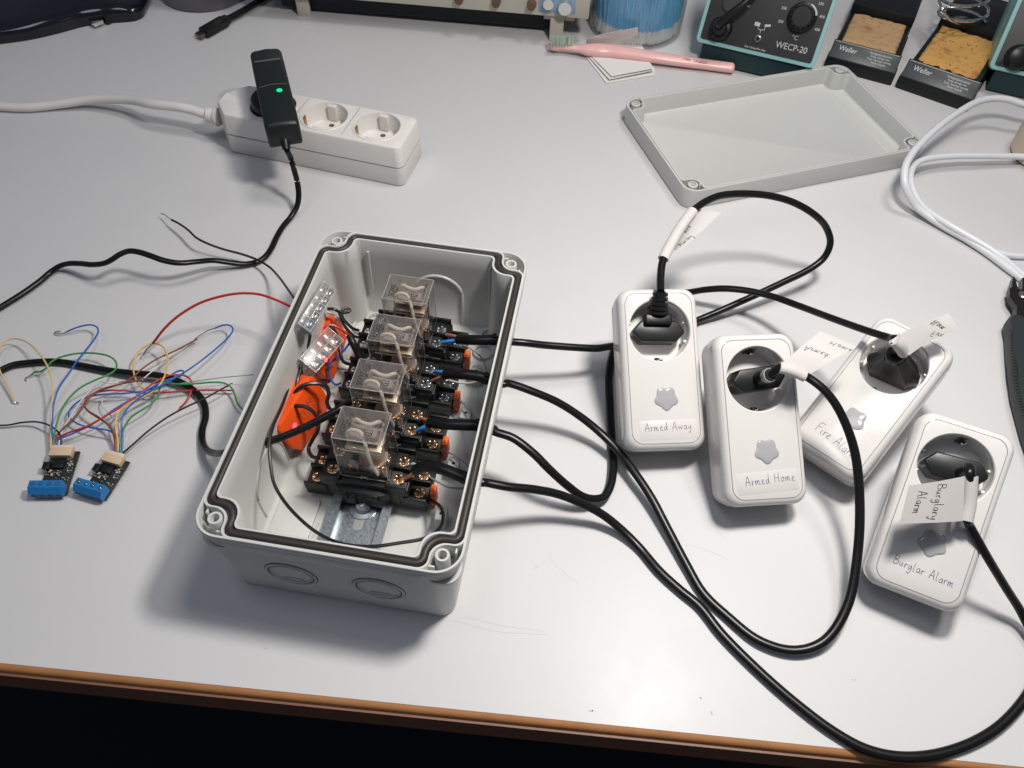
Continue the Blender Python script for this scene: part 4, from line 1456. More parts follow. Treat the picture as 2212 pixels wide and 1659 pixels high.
# ------------------------------------------------------------------ control boards with wires
def board(label, c_ul, c_ur, c_ll, zs, wires, extra):
    """corners of the circuit board (world): back-left, back-right, front-left"""
    X = (c_ur - c_ul)
    w = X.length
    X.normalize()
    Yv = (c_ul - c_ll)
    l = Yv.length
    Yv = (Yv - X * Yv.dot(X)).normalized()
    N = X.cross(Yv)
    R = Matrix((X, Yv, N)).transposed()
    t = thing('control_board', label, 'circuit board', c_ll, R, 'small circuit boards with blue terminals')
    PCB = mat('pcb_black', (.018, .024, .02), .35, var=.3, vscale=300)
    mb = MB()
    mb.box((w / 2, l / 2, -.8), (w, l, 1.6), .15)
    finish(mb, 'circuit_board', PCB, t)
    mb = MB()
    mb.box((w * .44, l - 2.6, 2.4), (w * .80, 6.4, 4.8), .4)
    finish(mb, 'wire_socket', mat('connector_beige', (.60, .45, .30), .5), t)
    mb = MB()
    mb.box((w * .44, l + 1.2, 2.6), (w * .76, 2.6, 4.0), .4)
    finish(mb, 'wire_housing', mat('connector_white', (.62, .55, .52), .5), t)
    mb = MB()
    mb.box((w * .42, l * .66, 1.2), (w * .40, 5.4, 2.0), .25)
    mb.box((w * .04, l * .62, 1.6), (w * .26, 5.2, 3.0), .3)
    finish(mb, 'chip', BLK, t)
    cols = [mat('smd_tan', (.40, .22, .10), .4), mat('smd_silver', (.6, .6, .58), .25, metal=1), mat('smd_white', (.5, .5, .46), .5), mat('smd_dark', (.03, .03, .035), .4)]
    rnd = random.Random(5)
    for ci, m_ in enumerate(cols):
        mb = MB()
        for q in range(20 if ci != 0 else 7):
            x, y = rnd.uniform(.5, w - 1), rnd.uniform(l * .26, l * .82)
            if w * .15 < x < w * .68 and y > l * .55:
                x = rnd.uniform(w * .72, w - .6)
            if ci == 0:
                x, y = rnd.uniform(1, w * .6), rnd.uniform(l * .42, l * .52)
            mb.box((x, y, .45), (rnd.choice([.6, .9, 1.4]), rnd.choice([.5, .8]), .9 if ci else 1.1), .08, R=RZ(rnd.choice([0, 0, 1.57])))
        finish(mb, 'components', m_, t)
    TB = mat('terminal_blue', (.012, .16, .42), .38, bump=.05)
    mb = MB()
    tx0, tx1 = -w * .18, w * .97
    ln = tx1 - tx0
    secp = [(-2.5, .2), (-2.5, 4.8), (0.6, 8.2), (5.8, 8.2), (5.8, .2)]
    rings = [[Vector((x, y, z)) for y, z in secp] for x in (tx0, tx1)]
    mb.loft(rings)
    for k in range(3):
        mb.box((tx0 + ln * (k + 1) / 4, -2.6, 2.4), (.5, .4, 3.6), .1)
    tb = finish(mb, 'terminal_block', TB, t)
    for k in range(4):
        x = tx0 + ln * (k + .5) / 4
        mb = MB()
        mb.cyl((x, 3.2, 8.0), (x, 3.2, 8.3), 1.35, n=16)
        mb.box((x, -2.55, 2.3), (2.6, .3, 2.6), .1)
        finish(mb, 'terminal_opening', mat('opening_dark', (.008, .03, .07), .5), tb)
        mb = MB()
        mb.cyl((x, 3.2, 8.25), (x, 3.2, 8.42), .95, n=14)
        mb.box((x, 3.2, 8.5), (1.7, .3, .1), 0)
        finish(mb, 'terminal_screw', CHRM, tb)
    for colr, r, pts, tip in wires:
        mb = MB()
        P = [Vector(p) for p in path('c', pts)]
        mb.tube(P, r, n=8)
        wo = finish(mb, 'wire', WC[colr], t, world=True)
        wo['label'] = {'cream': 'pale yellow', 'tin': 'bare'}.get(colr, colr) + ' wire of the board'
        if tip:
            mb = MB()
            mb.tube(path('c', tip), .38, n=6)
            finish(mb, 'bare_end', WC['tin'], wo, world=True)
    return t

j1 = [at('j', 612, 330, 5), at('j', 1000, 300, 5), at('j', 540, 925, 4)]
j1 = [at('j', 600, 300, 5), at('j', 1000, 298, 5), at('j', 548, 905, 3)]
board('left small circuit board with a blue terminal block and a spray of coloured wires', j1[0], j1[1], j1[2], 0, [
    ('cream', .62, [(368, 1140, 6), (372, 1000, 9), (374, 860, 12), (382, 720, 14), (372, 620, 15), (335, 520, 15), (280, 440, 14), (220, 380, 12), (150, 345, 9), (90, 338, 8), (35, 358, 8), (5, 400, 8), (-20, 470, 8), (-5, 560, 7), (30, 640, 5), (70, 720, 4), (100, 790, 3)], [(100, 790, 3), (115, 803, 2), (135, 803, 1)]),
    ('blue', .62, [(400, 1130, 6), (378, 1020, 9), (380, 900, 11), (392, 800, 13), (430, 690, 15), (500, 590, 16), (560, 500, 16), (620, 425, 15), (680, 350, 13), (712, 290, 11), (700, 252, 9), (655, 238, 8), (580, 250, 6), (520, 272, 5), (480, 290, 3)], [(480, 290, 3), (460, 300, 2.5), (420, 305, 2), (395, 298, 1.5), (405, 288, 1.5), (440, 284, 2)]),
    ('green', .66, [(388, 1135, 6), (392, 1050, 9), (410, 960, 12), (450, 850, 14), (510, 760, 15), (590, 690, 16), (700, 635, 16), (790, 598, 15), (840, 560, 14), (842, 510, 13), (800, 470, 12), (720, 448, 10), (620, 442, 9), (520, 452, 9), (420, 480, 8), (370, 510, 8), (330, 555, 6), (290, 578, 5), (255, 580, 4), (225, 602, 3)], [(225, 602, 3), (200, 615, 2), (184, 625, 1.5), (190, 645, 1)]),
    ('black', .62, [(440, 1130, 6), (445, 1070, 8), (432, 1030, 9), (400, 995, 9), (340, 960, 8), (260, 942, 6), (150, 948, 4), (60, 965, 3), (-40, 968, 3)], None),
    ('brown', .66, [(415, 1130, 6), (405, 1050, 8), (440, 1010, 9), (520, 930, 11), (600, 840, 12), (650, 765, 12), (740, 710, 12), (860, 670, 11), (960, 650, 10), (1050, 630, 10)], None),
    ('red', .66, [(400, 1135, 6), (408, 1070, 8), (500, 1020, 10), (620, 978, 11), (740, 915, 12), (860, 845, 12), (960, 780, 12), (1060, 700, 12), (1130, 650, 11), (1210, 612, 10), (1290, 600, 9), (1360, 615, 7), (1392, 660, 6), (1385, 730, 5), (1350, 795, 4), (1300, 845, 2)], None),
    ('blue', .62, [(430, 1135, 6), (412, 1080, 8), (520, 1030, 9), (620, 985, 10), (720, 928, 11), (830, 850, 12), (950, 780, 12), (1060, 715, 12), (1180, 650, 10), (1270, 620, 9), (1330, 595, 8), (1325, 570, 7), (1280, 578, 6), (1220, 620, 6), (1130, 690, 8)], None),
    ('white', .55, [(425, 1130, 6), (440, 1040, 8), (490, 940, 9), (560, 830, 10), (650, 720, 10), (740, 650, 9), (800, 660, 7), (860, 655, 5)], [(860, 655, 5), (900, 650, 4)]),
], None)
j2 = [at('j', 1500, 330, 5), at('j', 1840, 425, 5), at('j', 1195, 872, 3)]
board('right small circuit board with a blue terminal block, nearer the enclosure', j2[0], j2[1], j2[2], 0, [
    ('yellow', .66, [(858, 1160, 6), (855, 1080, 8), (842, 1000, 10), (848, 900, 12), (890, 840, 13), (960, 795, 14), (1050, 755, 14), (1120, 715, 15), (1175, 650, 16), (1210, 560, 16), (1215, 470, 15), (1185, 400, 14), (1130, 374, 12), (1070, 385, 11), (1010, 430, 10), (975, 500, 9), (970, 580, 8), (1000, 660, 8), (1040, 700, 9), (1085, 715, 10)], None),
    ('blue', .62, [(885, 1160, 6), (890, 1060, 9), (882, 970, 11), (890, 900, 13), (925, 845, 14), (1020, 760, 15), (1130, 700, 16), (1240, 640, 17), (1350, 575, 18), (1470, 490, 18), (1580, 400, 16), (1660, 325, 14), (1690, 275, 12), (1670, 243, 10), (1620, 240, 8), (1560, 262, 6)], [(1560, 262, 6), (1520, 275, 5), (1490, 290, 5), (1450, 315, 5), (1410, 345, 5)]),
    ('white', .5, [(1410, 345, 5), (1330, 400, 7), (1240, 460, 9), (1160, 530, 10), (1080, 595, 10), (1030, 640, 10)], None),
    ('brown', .6, [(845, 1155, 6), (835, 1060, 9), (800, 980, 10), (720, 910, 11), (640, 860, 11), (610, 815, 12), (650, 755, 12), (750, 700, 13), (880, 665, 13), (960, 620, 13), (1040, 550, 13), (1130, 490, 12), (1240, 440, 10), (1340, 390, 8), (1430, 342, 5)], [(1430, 342, 5), (1415, 345, 4)]),
    ('green', .66, [(872, 1160, 6), (880, 1070, 8), (900, 990, 10), (950, 910, 12), (1030, 855, 13), (1100, 810, 13), (1150, 750, 13), (1158, 700, 13), (1180, 662, 12), (1250, 665, 11), (1340, 668, 10), (1440, 662, 9), (1540, 655, 9), (1630, 662, 9), (1680, 695, 8), (1705, 750, 7), (1725, 810, 6), (1770, 862, 5)], None),
    ('red', .6, [(838, 1155, 6), (828, 1050, 8), (790, 970, 9), (700, 905, 10), (635, 860, 10), (612, 810, 10), (660, 745, 10), (780, 715, 9), (930, 718, 8), (1080, 735, 8), (1220, 728, 7), (1350, 716, 6), (1500, 712, 5), (1700, 714, 4)], None),
    ('black', .66, [(890, 1170, 6), (960, 1110, 8), (1080, 1005, 10), (1220, 905, 12), (1360, 830, 13), (1500, 765, 14), (1600, 708, 14), (1655, 680, 14)], [(1655, 680, 14), (1672, 665, 14), (1690, 662, 14)]),
    ('blue', .6, [(865, 1160, 6), (850, 1060, 8), (800, 1010, 9), (700, 990, 9), (600, 970, 8), (530, 935, 7), (500, 905, 6), (505, 860, 6), (560, 800, 7), (640, 760, 8), (760, 742, 9), (900, 735, 9), (1020, 722, 9), (1130, 695, 10), (1250, 655, 10)], None),
    ('grey', .35, [(1100, 690, 9), (1250, 672, 9), (1400, 650, 9), (1600, 622, 10), (1840, 600, 12)], None),
    ('white', .42, [(880, 1150, 6), (850, 950, 7), (790, 880, 7), (745, 830, 6), (745, 780, 5), (775, 758, 5)], None),
], None)

# ------------------------------------------------------------------ background: soldering station
TEAL = mat('station_teal', (.27, .50, .50), .45, bump=.1, bscale=40)
TEALD = mat('station_dark', (.012, .035, .04), .6)
PANEL = mat('panel_dark', (.030, .030, .032), .45, bump=.15, bscale=60)
PRW = mat('print_white', (.5, .5, .49), .6)
up_ = Vector((0, 0, 1))

def station(label, bl, br, alpha, hgt, dep, full=True):
    X = (br - bl)
    w = X.length
    X.normalize()
    H = Vector((-X.y, X.x, 0))
    U_ = H * math.cos(alpha) + up_ * math.sin(alpha)
    N = X.cross(U_)
    R = Matrix((X, U_, N)).transposed()
    t = thing('soldering_station', label, 'soldering station', bl, R)
    mb = MB()
    mb.prism(rrect(w / 2, hgt / 2, 5, 5, w / 2, hgt / 2), -14, 0, 1.0)
    mb.prism(rrect(w / 2 - 1.5, hgt / 2 - 1.5, 4, 5, w / 2, hgt / 2), -dep, -14.6, .5)
    fr = finish(mb, 'housing', TEAL, t)
    mb = MB()
    mb.prism(rrect(w / 2 - 4, hgt / 2 - 4, 2.5, 4, w / 2, hgt / 2), .1, .7, .2)
    finish(mb, 'front_panel', PANEL, t)
    mb = MB()
    Ri = R.inverted()
    dn = Ri @ Vector((0, 0, -1))
    bk = Ri @ H
    for x0, x1, y in ((8, w - 8, 16),):
        a0 = Vector((x0, 2, -3)); a1 = Vector((x1, 2, -3)); b0 = a0 + bk * 60; b1 = a1 + bk * 60
        dz = (bl.z - 2)
        mb.loft([[a0, a1, b1, b0], [a0 + dn * dz, a1 + dn * dz, b1 + dn * dz, b0 + dn * dz]])
    finish(mb, 'foot', TEALD, t)
    return t, R, w, N, Ri

sbl, sbr = at('k', 258, 480, 24), at('k', 1630, 800, 24)
st, SR, sw, SN, SRi = station('teal framed soldering station with a big knob and plugged iron', sbl, sbr, math.radians(62), 150, 60)

def sp(v, x, y, h=.9):
    p = onp(v, x, y, sbl + SN * h, SN)
    return SRi @ (p - sbl)
q = sp('k', 1500, 200)
mb = MB()
mb.lathe([(14.5, .7), (14.3, 5), (12.5, 6), (11.2, 6.5), (10.2, 16), (9.2, 17.2), (.05, 17.2)], 36, Matrix.Translation((q.x, q.y, 0)))
for k in range(14):
    a_ = 2 * math.pi * k / 14
    mb.cyl((q.x + 10.4 * math.cos(a_), q.y + 10.4 * math.sin(a_), 6.5), (q.x + 9.9 * math.cos(a_), q.y + 9.9 * math.sin(a_), 16), 1.2, n=8)
kn = finish(mb, 'knob', BLK, st)
mb = MB()
mb.tube([Vector((q.x + 13.4 * math.cos(a_), q.y + 13.4 * math.sin(a_), 5.6)) for a_ in (1.2, .9, .6, .3)], .8, flat=(1.1, .4), n=6)
finish(mb, 'pointer', PRW, kn)
q2 = sp('k', 985, 450)
mb = MB()
mb.lathe([(4.2, .7), (4.2, 2), (3.4, 3.2), (2.0, 3.4), (1.9, 1.2), (.05, 1.2)], 24, Matrix.Translation((q2.x, q2.y, 0)))
finish(mb, 'ground_jack', CHRM, st)
mb = MB()
mb.cyl((q2.x, q2.y, 1.0), (q2.x, q2.y, 1.5), 1.9, n=16)
finish(mb, 'jack_hole', BLK, st)
def stext(s_, x, y, size, ang=0, **kw):
    p = sp('k', x, y, .8)
    textmesh(s_, size, Matrix.Translation((p.x, p.y, .78)) @ Matrix.Rotation(ang, 4, 'Z'), 'lettering', PRW, st, ext=.06, **kw)
stext('WECP-20', 1375, 555, 8.6, off=.05, sx=.92)
stext('°C', 1415, 440, 6)
stext('Pot. Comp./Pot. Equ.', 955, 562, 2.6, off=.03)
for s_, x, y in (('200', 1250, 250), ('250', 1290, 95), ('350', 1720, 45), ('400', 1730, 195), ('450', 1675, 345), ('on', 880, 70)):
    stext(s_, x, y, 3.6, off=.04)
mb = MB()
for x, y, a_, b_ in ((980, 280, 5.5, 3.6), (1100, 298, 6, 2.2)):
    p = sp('k', x, y)
    mb.box((p.x, p.y, .82), (a_, b_, .12), 0, R=RZ(.2 if x > 1000 else -.1))
p0, p1_, p2_, p3_ = sp('k', 985, 320), sp('k', 1000, 345), sp('k', 1060, 350), sp('k', 1070, 315)
for a_, b_ in ((p0, p1_), (p1_, p2_), (p2_, p3_), (sp('k', 1015, 350), sp('k', 1012, 380))):
    mb.tube([Vector((a_.x, a_.y, .85)), Vector((b_.x, b_.y, .85))], .35, n=6, smooth=False)
finish(mb, 'symbol', PRW, st)
q3, q4 = sp('k', 560, 330), sp('k', 680, 30)
mb = MB()
mb.lathe([(11.5, .7), (11.5, 6), (9.5, 9), (7, 9.5), (6.5, 20), (.05, 20)], 30, Matrix.Translation((q3.x, q3.y, 0)))
finish(mb, 'iron_plug', BLK, st)
mb = MB()
mb.lathe([(9.8, .7), (9.6, 2.2), (8.4, 2.4), (8.2, 1.0), (.05, 1.0)], 30, Matrix.Translation((q4.x, q4.y, 0)))
finish(mb, 'round_socket', PANEL, st)
mb = MB()
pl_ = [Vector((q3.x, q3.y, 16)), Vector((q3.x - 1, q3.y + 3, 24)), SRi @ (onp('k', 560, 250, sbl + SN * 26, SN) - sbl), SRi @ (onp('k', 680, 150, sbl + SN * 28, SN) - sbl), SRi @ (onp('k', 800, 60, sbl + SN * 28, SN) - sbl), SRi @ (onp('k', 900, -30, sbl + SN * 26, SN) - sbl), SRi @ (onp('k', 1000, -140, sbl + SN * 20, SN) - sbl)]
mb.tube(pl_, 3.6, n=14)
finish(mb, 'iron_cable', BLK, st)
# second station at the right edge
b2l = at('l', 1815, 760, 26)
st2, SR2, sw2, SN2, SRi2 = station('teal framed soldering station cut off by the right edge', b2l, b2l + (sbr - sbl).normalized() * 122, math.radians(62), 150, 60)
mb = MB()
kp = SRi2 @ (onp('l', 2140, 640, b2l + SN2, SN2) - b2l)
mb.lathe([(12.5, .7), (12.5, 6), (10.5, 10), (9, 11), (.05, 11)], 30, Matrix.Translation((kp.x, kp.y, 0)))
finish(mb, 'iron_plug', BLK, st2)

# ------------------------------------------------------------------ iron stands with sponges
def stand(label, tl, tr, br, bl, frontz, n_sponge, dark, seed):
    """corners of the sponge top in view l, z=26"""
    z = 27
    TL, TR, BRr, BLl = [at('l', *c, z) for c in (tl, tr, br, bl)]
    O = BLl
    X = (BRr - BLl).normalized()
    w = ((BRr - BLl).length + (TR - TL).length) / 2
    Yv = ((TL + TR) / 2 - (BLl + BRr) / 2)
    Yv = (Yv - X * Yv.dot(X))
    l = Yv.length
    yaw = math.atan2(X.y, X.x)
    t = thing('iron_stand', label, 'iron stand', Vector((O.x, O.y, 0)), RZ(yaw), 'black soldering iron stands with sponges')
    mb = MB()
    mb.box((w / 2, l / 2 - 4, 4), (w + 14, l + 30, 8), 1)
    mb.box((w / 2, l / 2 + 1, 13), (w + 10, l + 6, 18), 1.5)
    mb.box((w / 2, l + 45, 16), (w + 12, 80, 32), 3)
    mb.prism([(-8, -18), (w + 8, -18), (w + 8, -3), (-8, -3)], 0, 13, .8)
    # sloped label face
    rings = [[Vector((x, y, zz)) for x, y, zz in ((x0, -17.6, 8), (x0, -17.6, 12.5), (x0, -3, 25.5), (x0, -2, 25.5), (x0, -2, 8))] for x0 in (-7, w + 7)]
    mb.loft(rings)
    finish(mb, 'base', BLK, t)
    sl = math.atan2(13, 14.6)
    Tl = Matrix.Translation((w / 2, -10.6, 19.1)) @ Matrix.Rotation(sl, 4, 'X')
    mb = MB()
    mb.box((0, 0, .1), (w + 11, 17, .4), .15, M=Tl)
    pn = finish(mb, 'label_plate', mat('plate_grey', (.045, .055, .06), .4), t)
    mb = MB()
    mb.box((0, 8.6, .35), (w + 11, 1.2, .9), .2, M=Tl)
    finish(mb, 'plate_edge', mat('plate_edge', (.28, .27, .25), .5), pn)
    textmesh('Weller', 7.6, Tl @ Matrix.Translation((-w * .33, 2.4, .34)), 'lettering', PRW, pn, shear=.12, off=.08, sx=.88)
    for k, s_ in enumerate(('Reinigungsschwamm', 'Keep sponge wet', 'Tenir l\'éponge humide', 'Tener mojada')):
        textmesh(s_, 2.9, Tl @ Matrix.Translation((w * .27, 5.2 - k * 3.1, .34)), 'lettering', PRW, pn, off=.03, sx=.95)
    # sponge with an uneven surface
    n = 22
    rnd = random.Random(seed)
    b = bmesh.new()
    g = []
    from mathutils import noise
    for i in range(n + 1):
        row = []
        for j in range(n + 1):
            u, v = i / n, j / n
            ex = min(u, 1 - u, v, 1 - v)
            x, y = u * w, v * l
            dz_ = 1.4 * noise.noise(Vector((x / 6, y / 6, seed))) + .7 * noise.noise(Vector((x / 2, y / 2, seed)))
            if ex == 0:
                x += 1.0 * noise.noise(Vector((x / 3, y / 3, 9)))
                y += 1.0 * noise.noise(Vector((x / 3, y / 3, 3)))
            # rounded corners
            zz = 25.2 + dz_ - (1.3 if ex == 0 else 0) - (1.6 if n_sponge > 1 else 0) * math.exp(-((u - .5) ** 2 + (v - .62) ** 2) * 18) - (5.5 if v < .16 else 0) * (1 - v / .16) * (seed == 2)
            row.append(b.verts.new((x, y, zz)))
        g.append(row)
    for i in range(n):
        for j in range(n):
            b.faces.new((g[i][j], g[i + 1][j], g[i + 1][j + 1], g[i][j + 1]))
    bd = [e for e in b.edges if e.is_boundary]
    r_ = bmesh.ops.extrude_edge_only(b, edges=bd)
    for v in r_['geom']:
        if isinstance(v, bmesh.types.BMVert):
            v.co.z = 12
    mb = MB()
    mb._add(b)
    m_ = mat('sponge_%s' % ('ochre' if dark else 'tan'), (.56, .31, .09) if dark else (.46, .29, .15), .9, bump=1.0, bscale=18, var=.2, vscale=90)
    if not m_.get('sp'):
        speckle(m_, 260, .60, .68, (.28, .13, .04), .8)
        speckle(m_, 42, .60, .72, (.30, .12, .04), .75)
        m_['sp'] = 1
    finish(mb, 'sponge', m_, t, angle=80)
    return t, w, l

s1_, w1_, l1_ = stand('left black iron stand with a paler tan sponge', (320, 112), (900, 245), (790, 578), (192, 425), 0, 2, False, 1)
s2_, w2_, l2_ = stand('right black iron stand with a brighter ochre sponge and steel coil', (1135, 245), (1800, 355), (1660, 860), (1030, 650), 0, 2, True, 2)
mb = MB()
cc = at('l', 1650, -20, 60)
pts = []
for k in range(110):
    a_ = k / 110 * 2 * math.pi * 4.2
    rr_ = 27 - k * .06
    pts.append(cc + Vector((rr_ * math.cos(a_), rr_ * math.sin(a_) * .8 + k * .34, -26 + k * .42)))
mb.tube(pts, 1.7, n=8, smooth=False)
finish(mb, 'coil', CHRM, s2_, world=True)
mb = MB()
mb.tube(path('l', [(1265, 0, 66), (1310, 120, 62), (1380, 210, 52), (1450, 250, 40), (1510, 272, 33)]), 1.3, n=8)
finish(mb, 'coil_end', CHRM, s2_, world=True)

# ------------------------------------------------------------------ tub of cotton swabs
tc = at('o', 1090, 380, 0)
TR_ = 52
tc = at('o', 1090, 600, 0) + Vector((-.04, 1, 0)).normalized() * (TR_ + 1)
tub = thing('swab_tub', 'clear round tub packed with blue cotton swabs', 'tub', tc)
mb = MB()
mb.lathe([(TR_ - 7, 1.2), (TR_ - 3, .6), (TR_, 4), (TR_ + 1, 80), (TR_ + 1, 82), (TR_, 82), (TR_ - 1, 4.5), (TR_ - 6, 2.5), (.05, 2.5)], 64)
finish(mb, 'container', TUBC, tub)
rnd = random.Random(3)
ms, mt = MB(), MB()
for k in range(2600):
    a_ = rnd.uniform(0, 2 * math.pi)
    r_ = (TR_ - 4) * math.sqrt(rnd.uniform(.45, 1))
    x, y = r_ * math.cos(a_), r_ * math.sin(a_)
    z0 = rnd.uniform(4, 7)
    d = Vector((-.04 + rnd.uniform(-.09, .09), rnd.uniform(-.08, .08), 1))
    p0 = Vector((x, y, z0))
    pA = p0 + d * 13
    pB = p0 + d * 68
    if pB.xy.length > TR_ - 2.5 or p0.xy.length > TR_ - 3.5:
        continue
    ms.cyl(pA, pB, 1.3, n=5, cap=False)
    mt.cyl(p0, p0 + d * 3, 1.2, 2.2, n=6)
    mt.cyl(p0 + d * 3, pA, 2.2, 1.5, n=6)
sw_ = finish(ms, 'stick', mat('swab_blue', (.10, .42, .72), .45), tub)
tag(sw_, kind='stuff')
tp_ = finish(mt, 'cotton_tip', mat('cotton', (.66, .64, .62), .9), tub)
tag(tp_, kind='stuff')

# ------------------------------------------------------------------ folded paper towel and toothbrush
mb = MB()
def sheet(mb, pts, z0, th, lift=0):
    lo = [at('o', x, y, z) for x, y, z in pts]
    mb.loft([[p + Vector((0, 0, 0)) for p in lo], [p + Vector((0, 0, th)) for p in lo]])
sheet(mb, [(440, 640, .3), (700, 972, .3), (1250, 880, .3), (1265, 820, .3), (1100, 520, .3), (620, 540, .3)], 0, 1.0)
sheet(mb, [(462, 625, 2.2), (735, 925, 3.4), (1245, 822, 4.0), (1215, 735, 3.2), (1090, 480, 3.0), (560, 520, 2.6)], 0, .5)
sheet(mb, [(480, 610, 3.4), (760, 890, 5.4), (1235, 800, 6.4), (1205, 725, 4.4), (1090, 480, 3.8), (560, 520, 3.4)], 0, .5)
sheet(mb, [(465, 530, 4.0), (1075, 500, 5.0), (1065, 322, 30), (850, 365, 27), (600, 415, 20), (470, 460, 12)], 0, .7)
tag(finish(mb, 'paper_towel', mat('towel_white', (.74, .72, .70), .8, bump=.4, bscale=10)), 'folded white paper towel lying under the pink toothbrush', 'paper towel')
br = thing('toothbrush', 'pink toothbrush with pale bristles lying across the folded paper towel', 'toothbrush', at('o', 1100, 650, 3))
mb = MB()
pts = path('o', [(40, 520, 8), (90, 535, 8), (170, 545, 8), (260, 555, 8), (330, 562, 8), (450, 575, 8), (600, 585, 8), (740, 595, 8), (840, 605, 8.5), (1000, 625, 8.5), (1250, 665, 8), (1600, 715, 7), (1900, 755, 6), (2130, 785, 6), (2185, 792, 6)])
def tp2(s):
    xs = [(0, .75), (.03, 1.05), (.10, 1.15), (.14, .78), (.22, .80), (.32, 1.0), (.37, 1.5), (.43, 1.75), (.6, 1.6), (.8, 1.35), (.97, 1.3), (1, .8)]
    for (a, b_), (c_, d_) in zip(xs, xs[1:]):
        if a <= s <= c_:
            return b_ + (d_ - b_) * (s - a) / (c_ - a)
    return 1
mb.tube(pts, 5, flat=(5.0, 3.8), n=16, taper=tp2, k=8)
finish(mb, 'handle', mat('pink_plastic', (.80, .46, .44), .25), br, world=True)
mb = MB()
for i in range(10):
    for j in range(4):
        p = at('o', 60 + i * 27, 528 + j * 7, 10)
        for q_ in range(5):
            o_2 = Vector((random.uniform(-.7, .7), random.uniform(-.7, .7), 0))
            mb.cyl(p + o_2, p + o_2 * 1.6 + Vector((0, 1.5, 11)), .28, n=4)
finish(mb, 'bristles', mat('bristle', (.50, .58, .50), .5), br, world=True)
mb = MB()
hp = at('o', 1600, 670, 13)
hq = at('o', 2010, 735, 12)
dh = (hq - hp).normalized()
Nh = (CAM_O - hp).normalized()
pv = Nh.cross(dh).normalized()
handwriting(mb, 'Burn board', (lambda u, v: hp + dh * u + pv * (v - .8) + Nh * .1), Nh, 3.2, .16, seed=5) if False else None
L['('] = (.3, [[(.2, .9), (.05, .4), (.2, -.1)]])
handwriting(mb, 'ran (nana', (lambda u, v: hp + dh * u + pv * (v - 2.2)), Nh, 4.2, .17, cond=1.35, seed=5)
finish(mb, 'handwriting', mat('ink_faded', (.30, .11, .13), .6), br, world=True)

# ------------------------------------------------------------------ oscilloscope, cup, laptop, leads
BEI = mat('scope_beige', (.52, .49, .42), .45, bump=.08, bscale=40, var=.04, vscale=20)
sA, sB = at('P', 545, -22, 32), at('P', 1272, 38, 32)
sx_ = (sB - sA).normalized()
syaw = math.atan2(sx_.y, sx_.x)
sl_ = (sB - sA).length
sco = thing('oscilloscope', 'beige bench instrument on grey feet at the top of the table', 'oscilloscope', Vector((sA.x, sA.y, 0)), RZ(syaw))
mb = MB()
mb.prism(rrect(sl_ / 2, 6, 2.5, 3, sl_ / 2, 6), 30, 130, 1.2)
mb.box((sl_ / 2, 150, 81), (sl_ - 3, 276, 96), 3)
finish(mb, 'case', BEI, sco)
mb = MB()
mb.box((sl_ / 2 - 8, 150, 18), (sl_ - 60, 262, 25), 2)  # dark block added to stand for the shade beneath the case
finish(mb, 'underside_shade', mat('shade_black', (.006, .009, .015), .6), sco)
def sloc(v, x, y, z):
    return RZ(-syaw) @ (at(v, x, y, z) - Vector((sA.x, sA.y, 0)))
f1, f2 = sloc('P', 657, 35, 0), sloc('P', 1200, 90, 0)
for f in (f1, f2):
    mb = MB()
    mb.prism(rrect(7.5, 3.2, 1.5, 3, f.x, f.y + 3), 0, 29.5, .6)
    mb.box((f.x + (2 if f is f2 else 0), f.y + 11, 26), (34 if f is f2 else 18, 13, 8), 1)
    finish(mb, 'foot', BEI, sco)
mb = MB()
for v, x, y in (('P', 1020, 0), ('P', 1100, 8), ('P', 1158, 12)):
    pass
for x in (sl_ - 62, sl_ - 100, sl_ - 140):
    mb.cyl((x, .2, 42), (x, -7, 42), 5.2, 4.6, n=20)
finish(mb, 'jack', mat('jack_brown', (.12, .07, .05), .4), sco)
mb = MB()
mb.cyl((sl_ - 26, .2, 44), (sl_ - 26, -10, 44), 7.5, 7, n=24)
mb.cyl((sl_ - 44, .2, 46), (sl_ - 44, -8, 46), 6, 5.6, n=24)
finish(mb, 'input_connector', CHRM, sco)
mb = MB()
mb.box((sl_ - 35, -.1, 45), (40, .4, 22), .2)
finish(mb, 'input_panel', mat('panel_blue', (.25, .36, .48), .5), sco)

cu = at('s', 1540, 104, 0) + Vector((0, 52, 0))
mb = MB()
mb.lathe([(50, 0), (52, 1.5), (52.5, 8), (52, 95), (50, 98), (.05, 98)], 64, Matrix.Translation(cu), cap0=True)
tag(finish(mb, 'speaker', mat('dark_metal', (.16, .15, .16), .3, metal=.6, rvar=.05)), 'grey metal cylinder standing at the top left behind the black connector', 'cylinder')

lap = thing('screen_base', 'glossy black rounded monitor base in the top left corner', 'monitor base', at('s', 200, 60, 0))
mb = MB()
ol = [at('s', x, y, 9) for x, y in ((-500, 345), (0, 287), (220, 255), (440, 205), (640, 152), (800, 128), (960, 118), (1050, 108), (1110, 85), (1150, 30), (1190, -120), (1100, -420), (-500, -300))]
ol = [p for p in cr(ol, 5)]
c_ = sum(ol, Vector()) / len(ol)
sc2 = lambda f, z: [Vector((c_.x + (p.x - c_.x) * f, c_.y + (p.y - c_.y) * f, z)) for p in ol]
mb.loft([sc2(.985, .5), sc2(1.0, 3), sc2(1.0, 8), sc2(.985, 11), sc2(.95, 13), sc2(.6, 18)])
finish(mb, 'foot', mat('gloss_black', (.006, .008, .014), .12, coat=.3), lap, world=True)

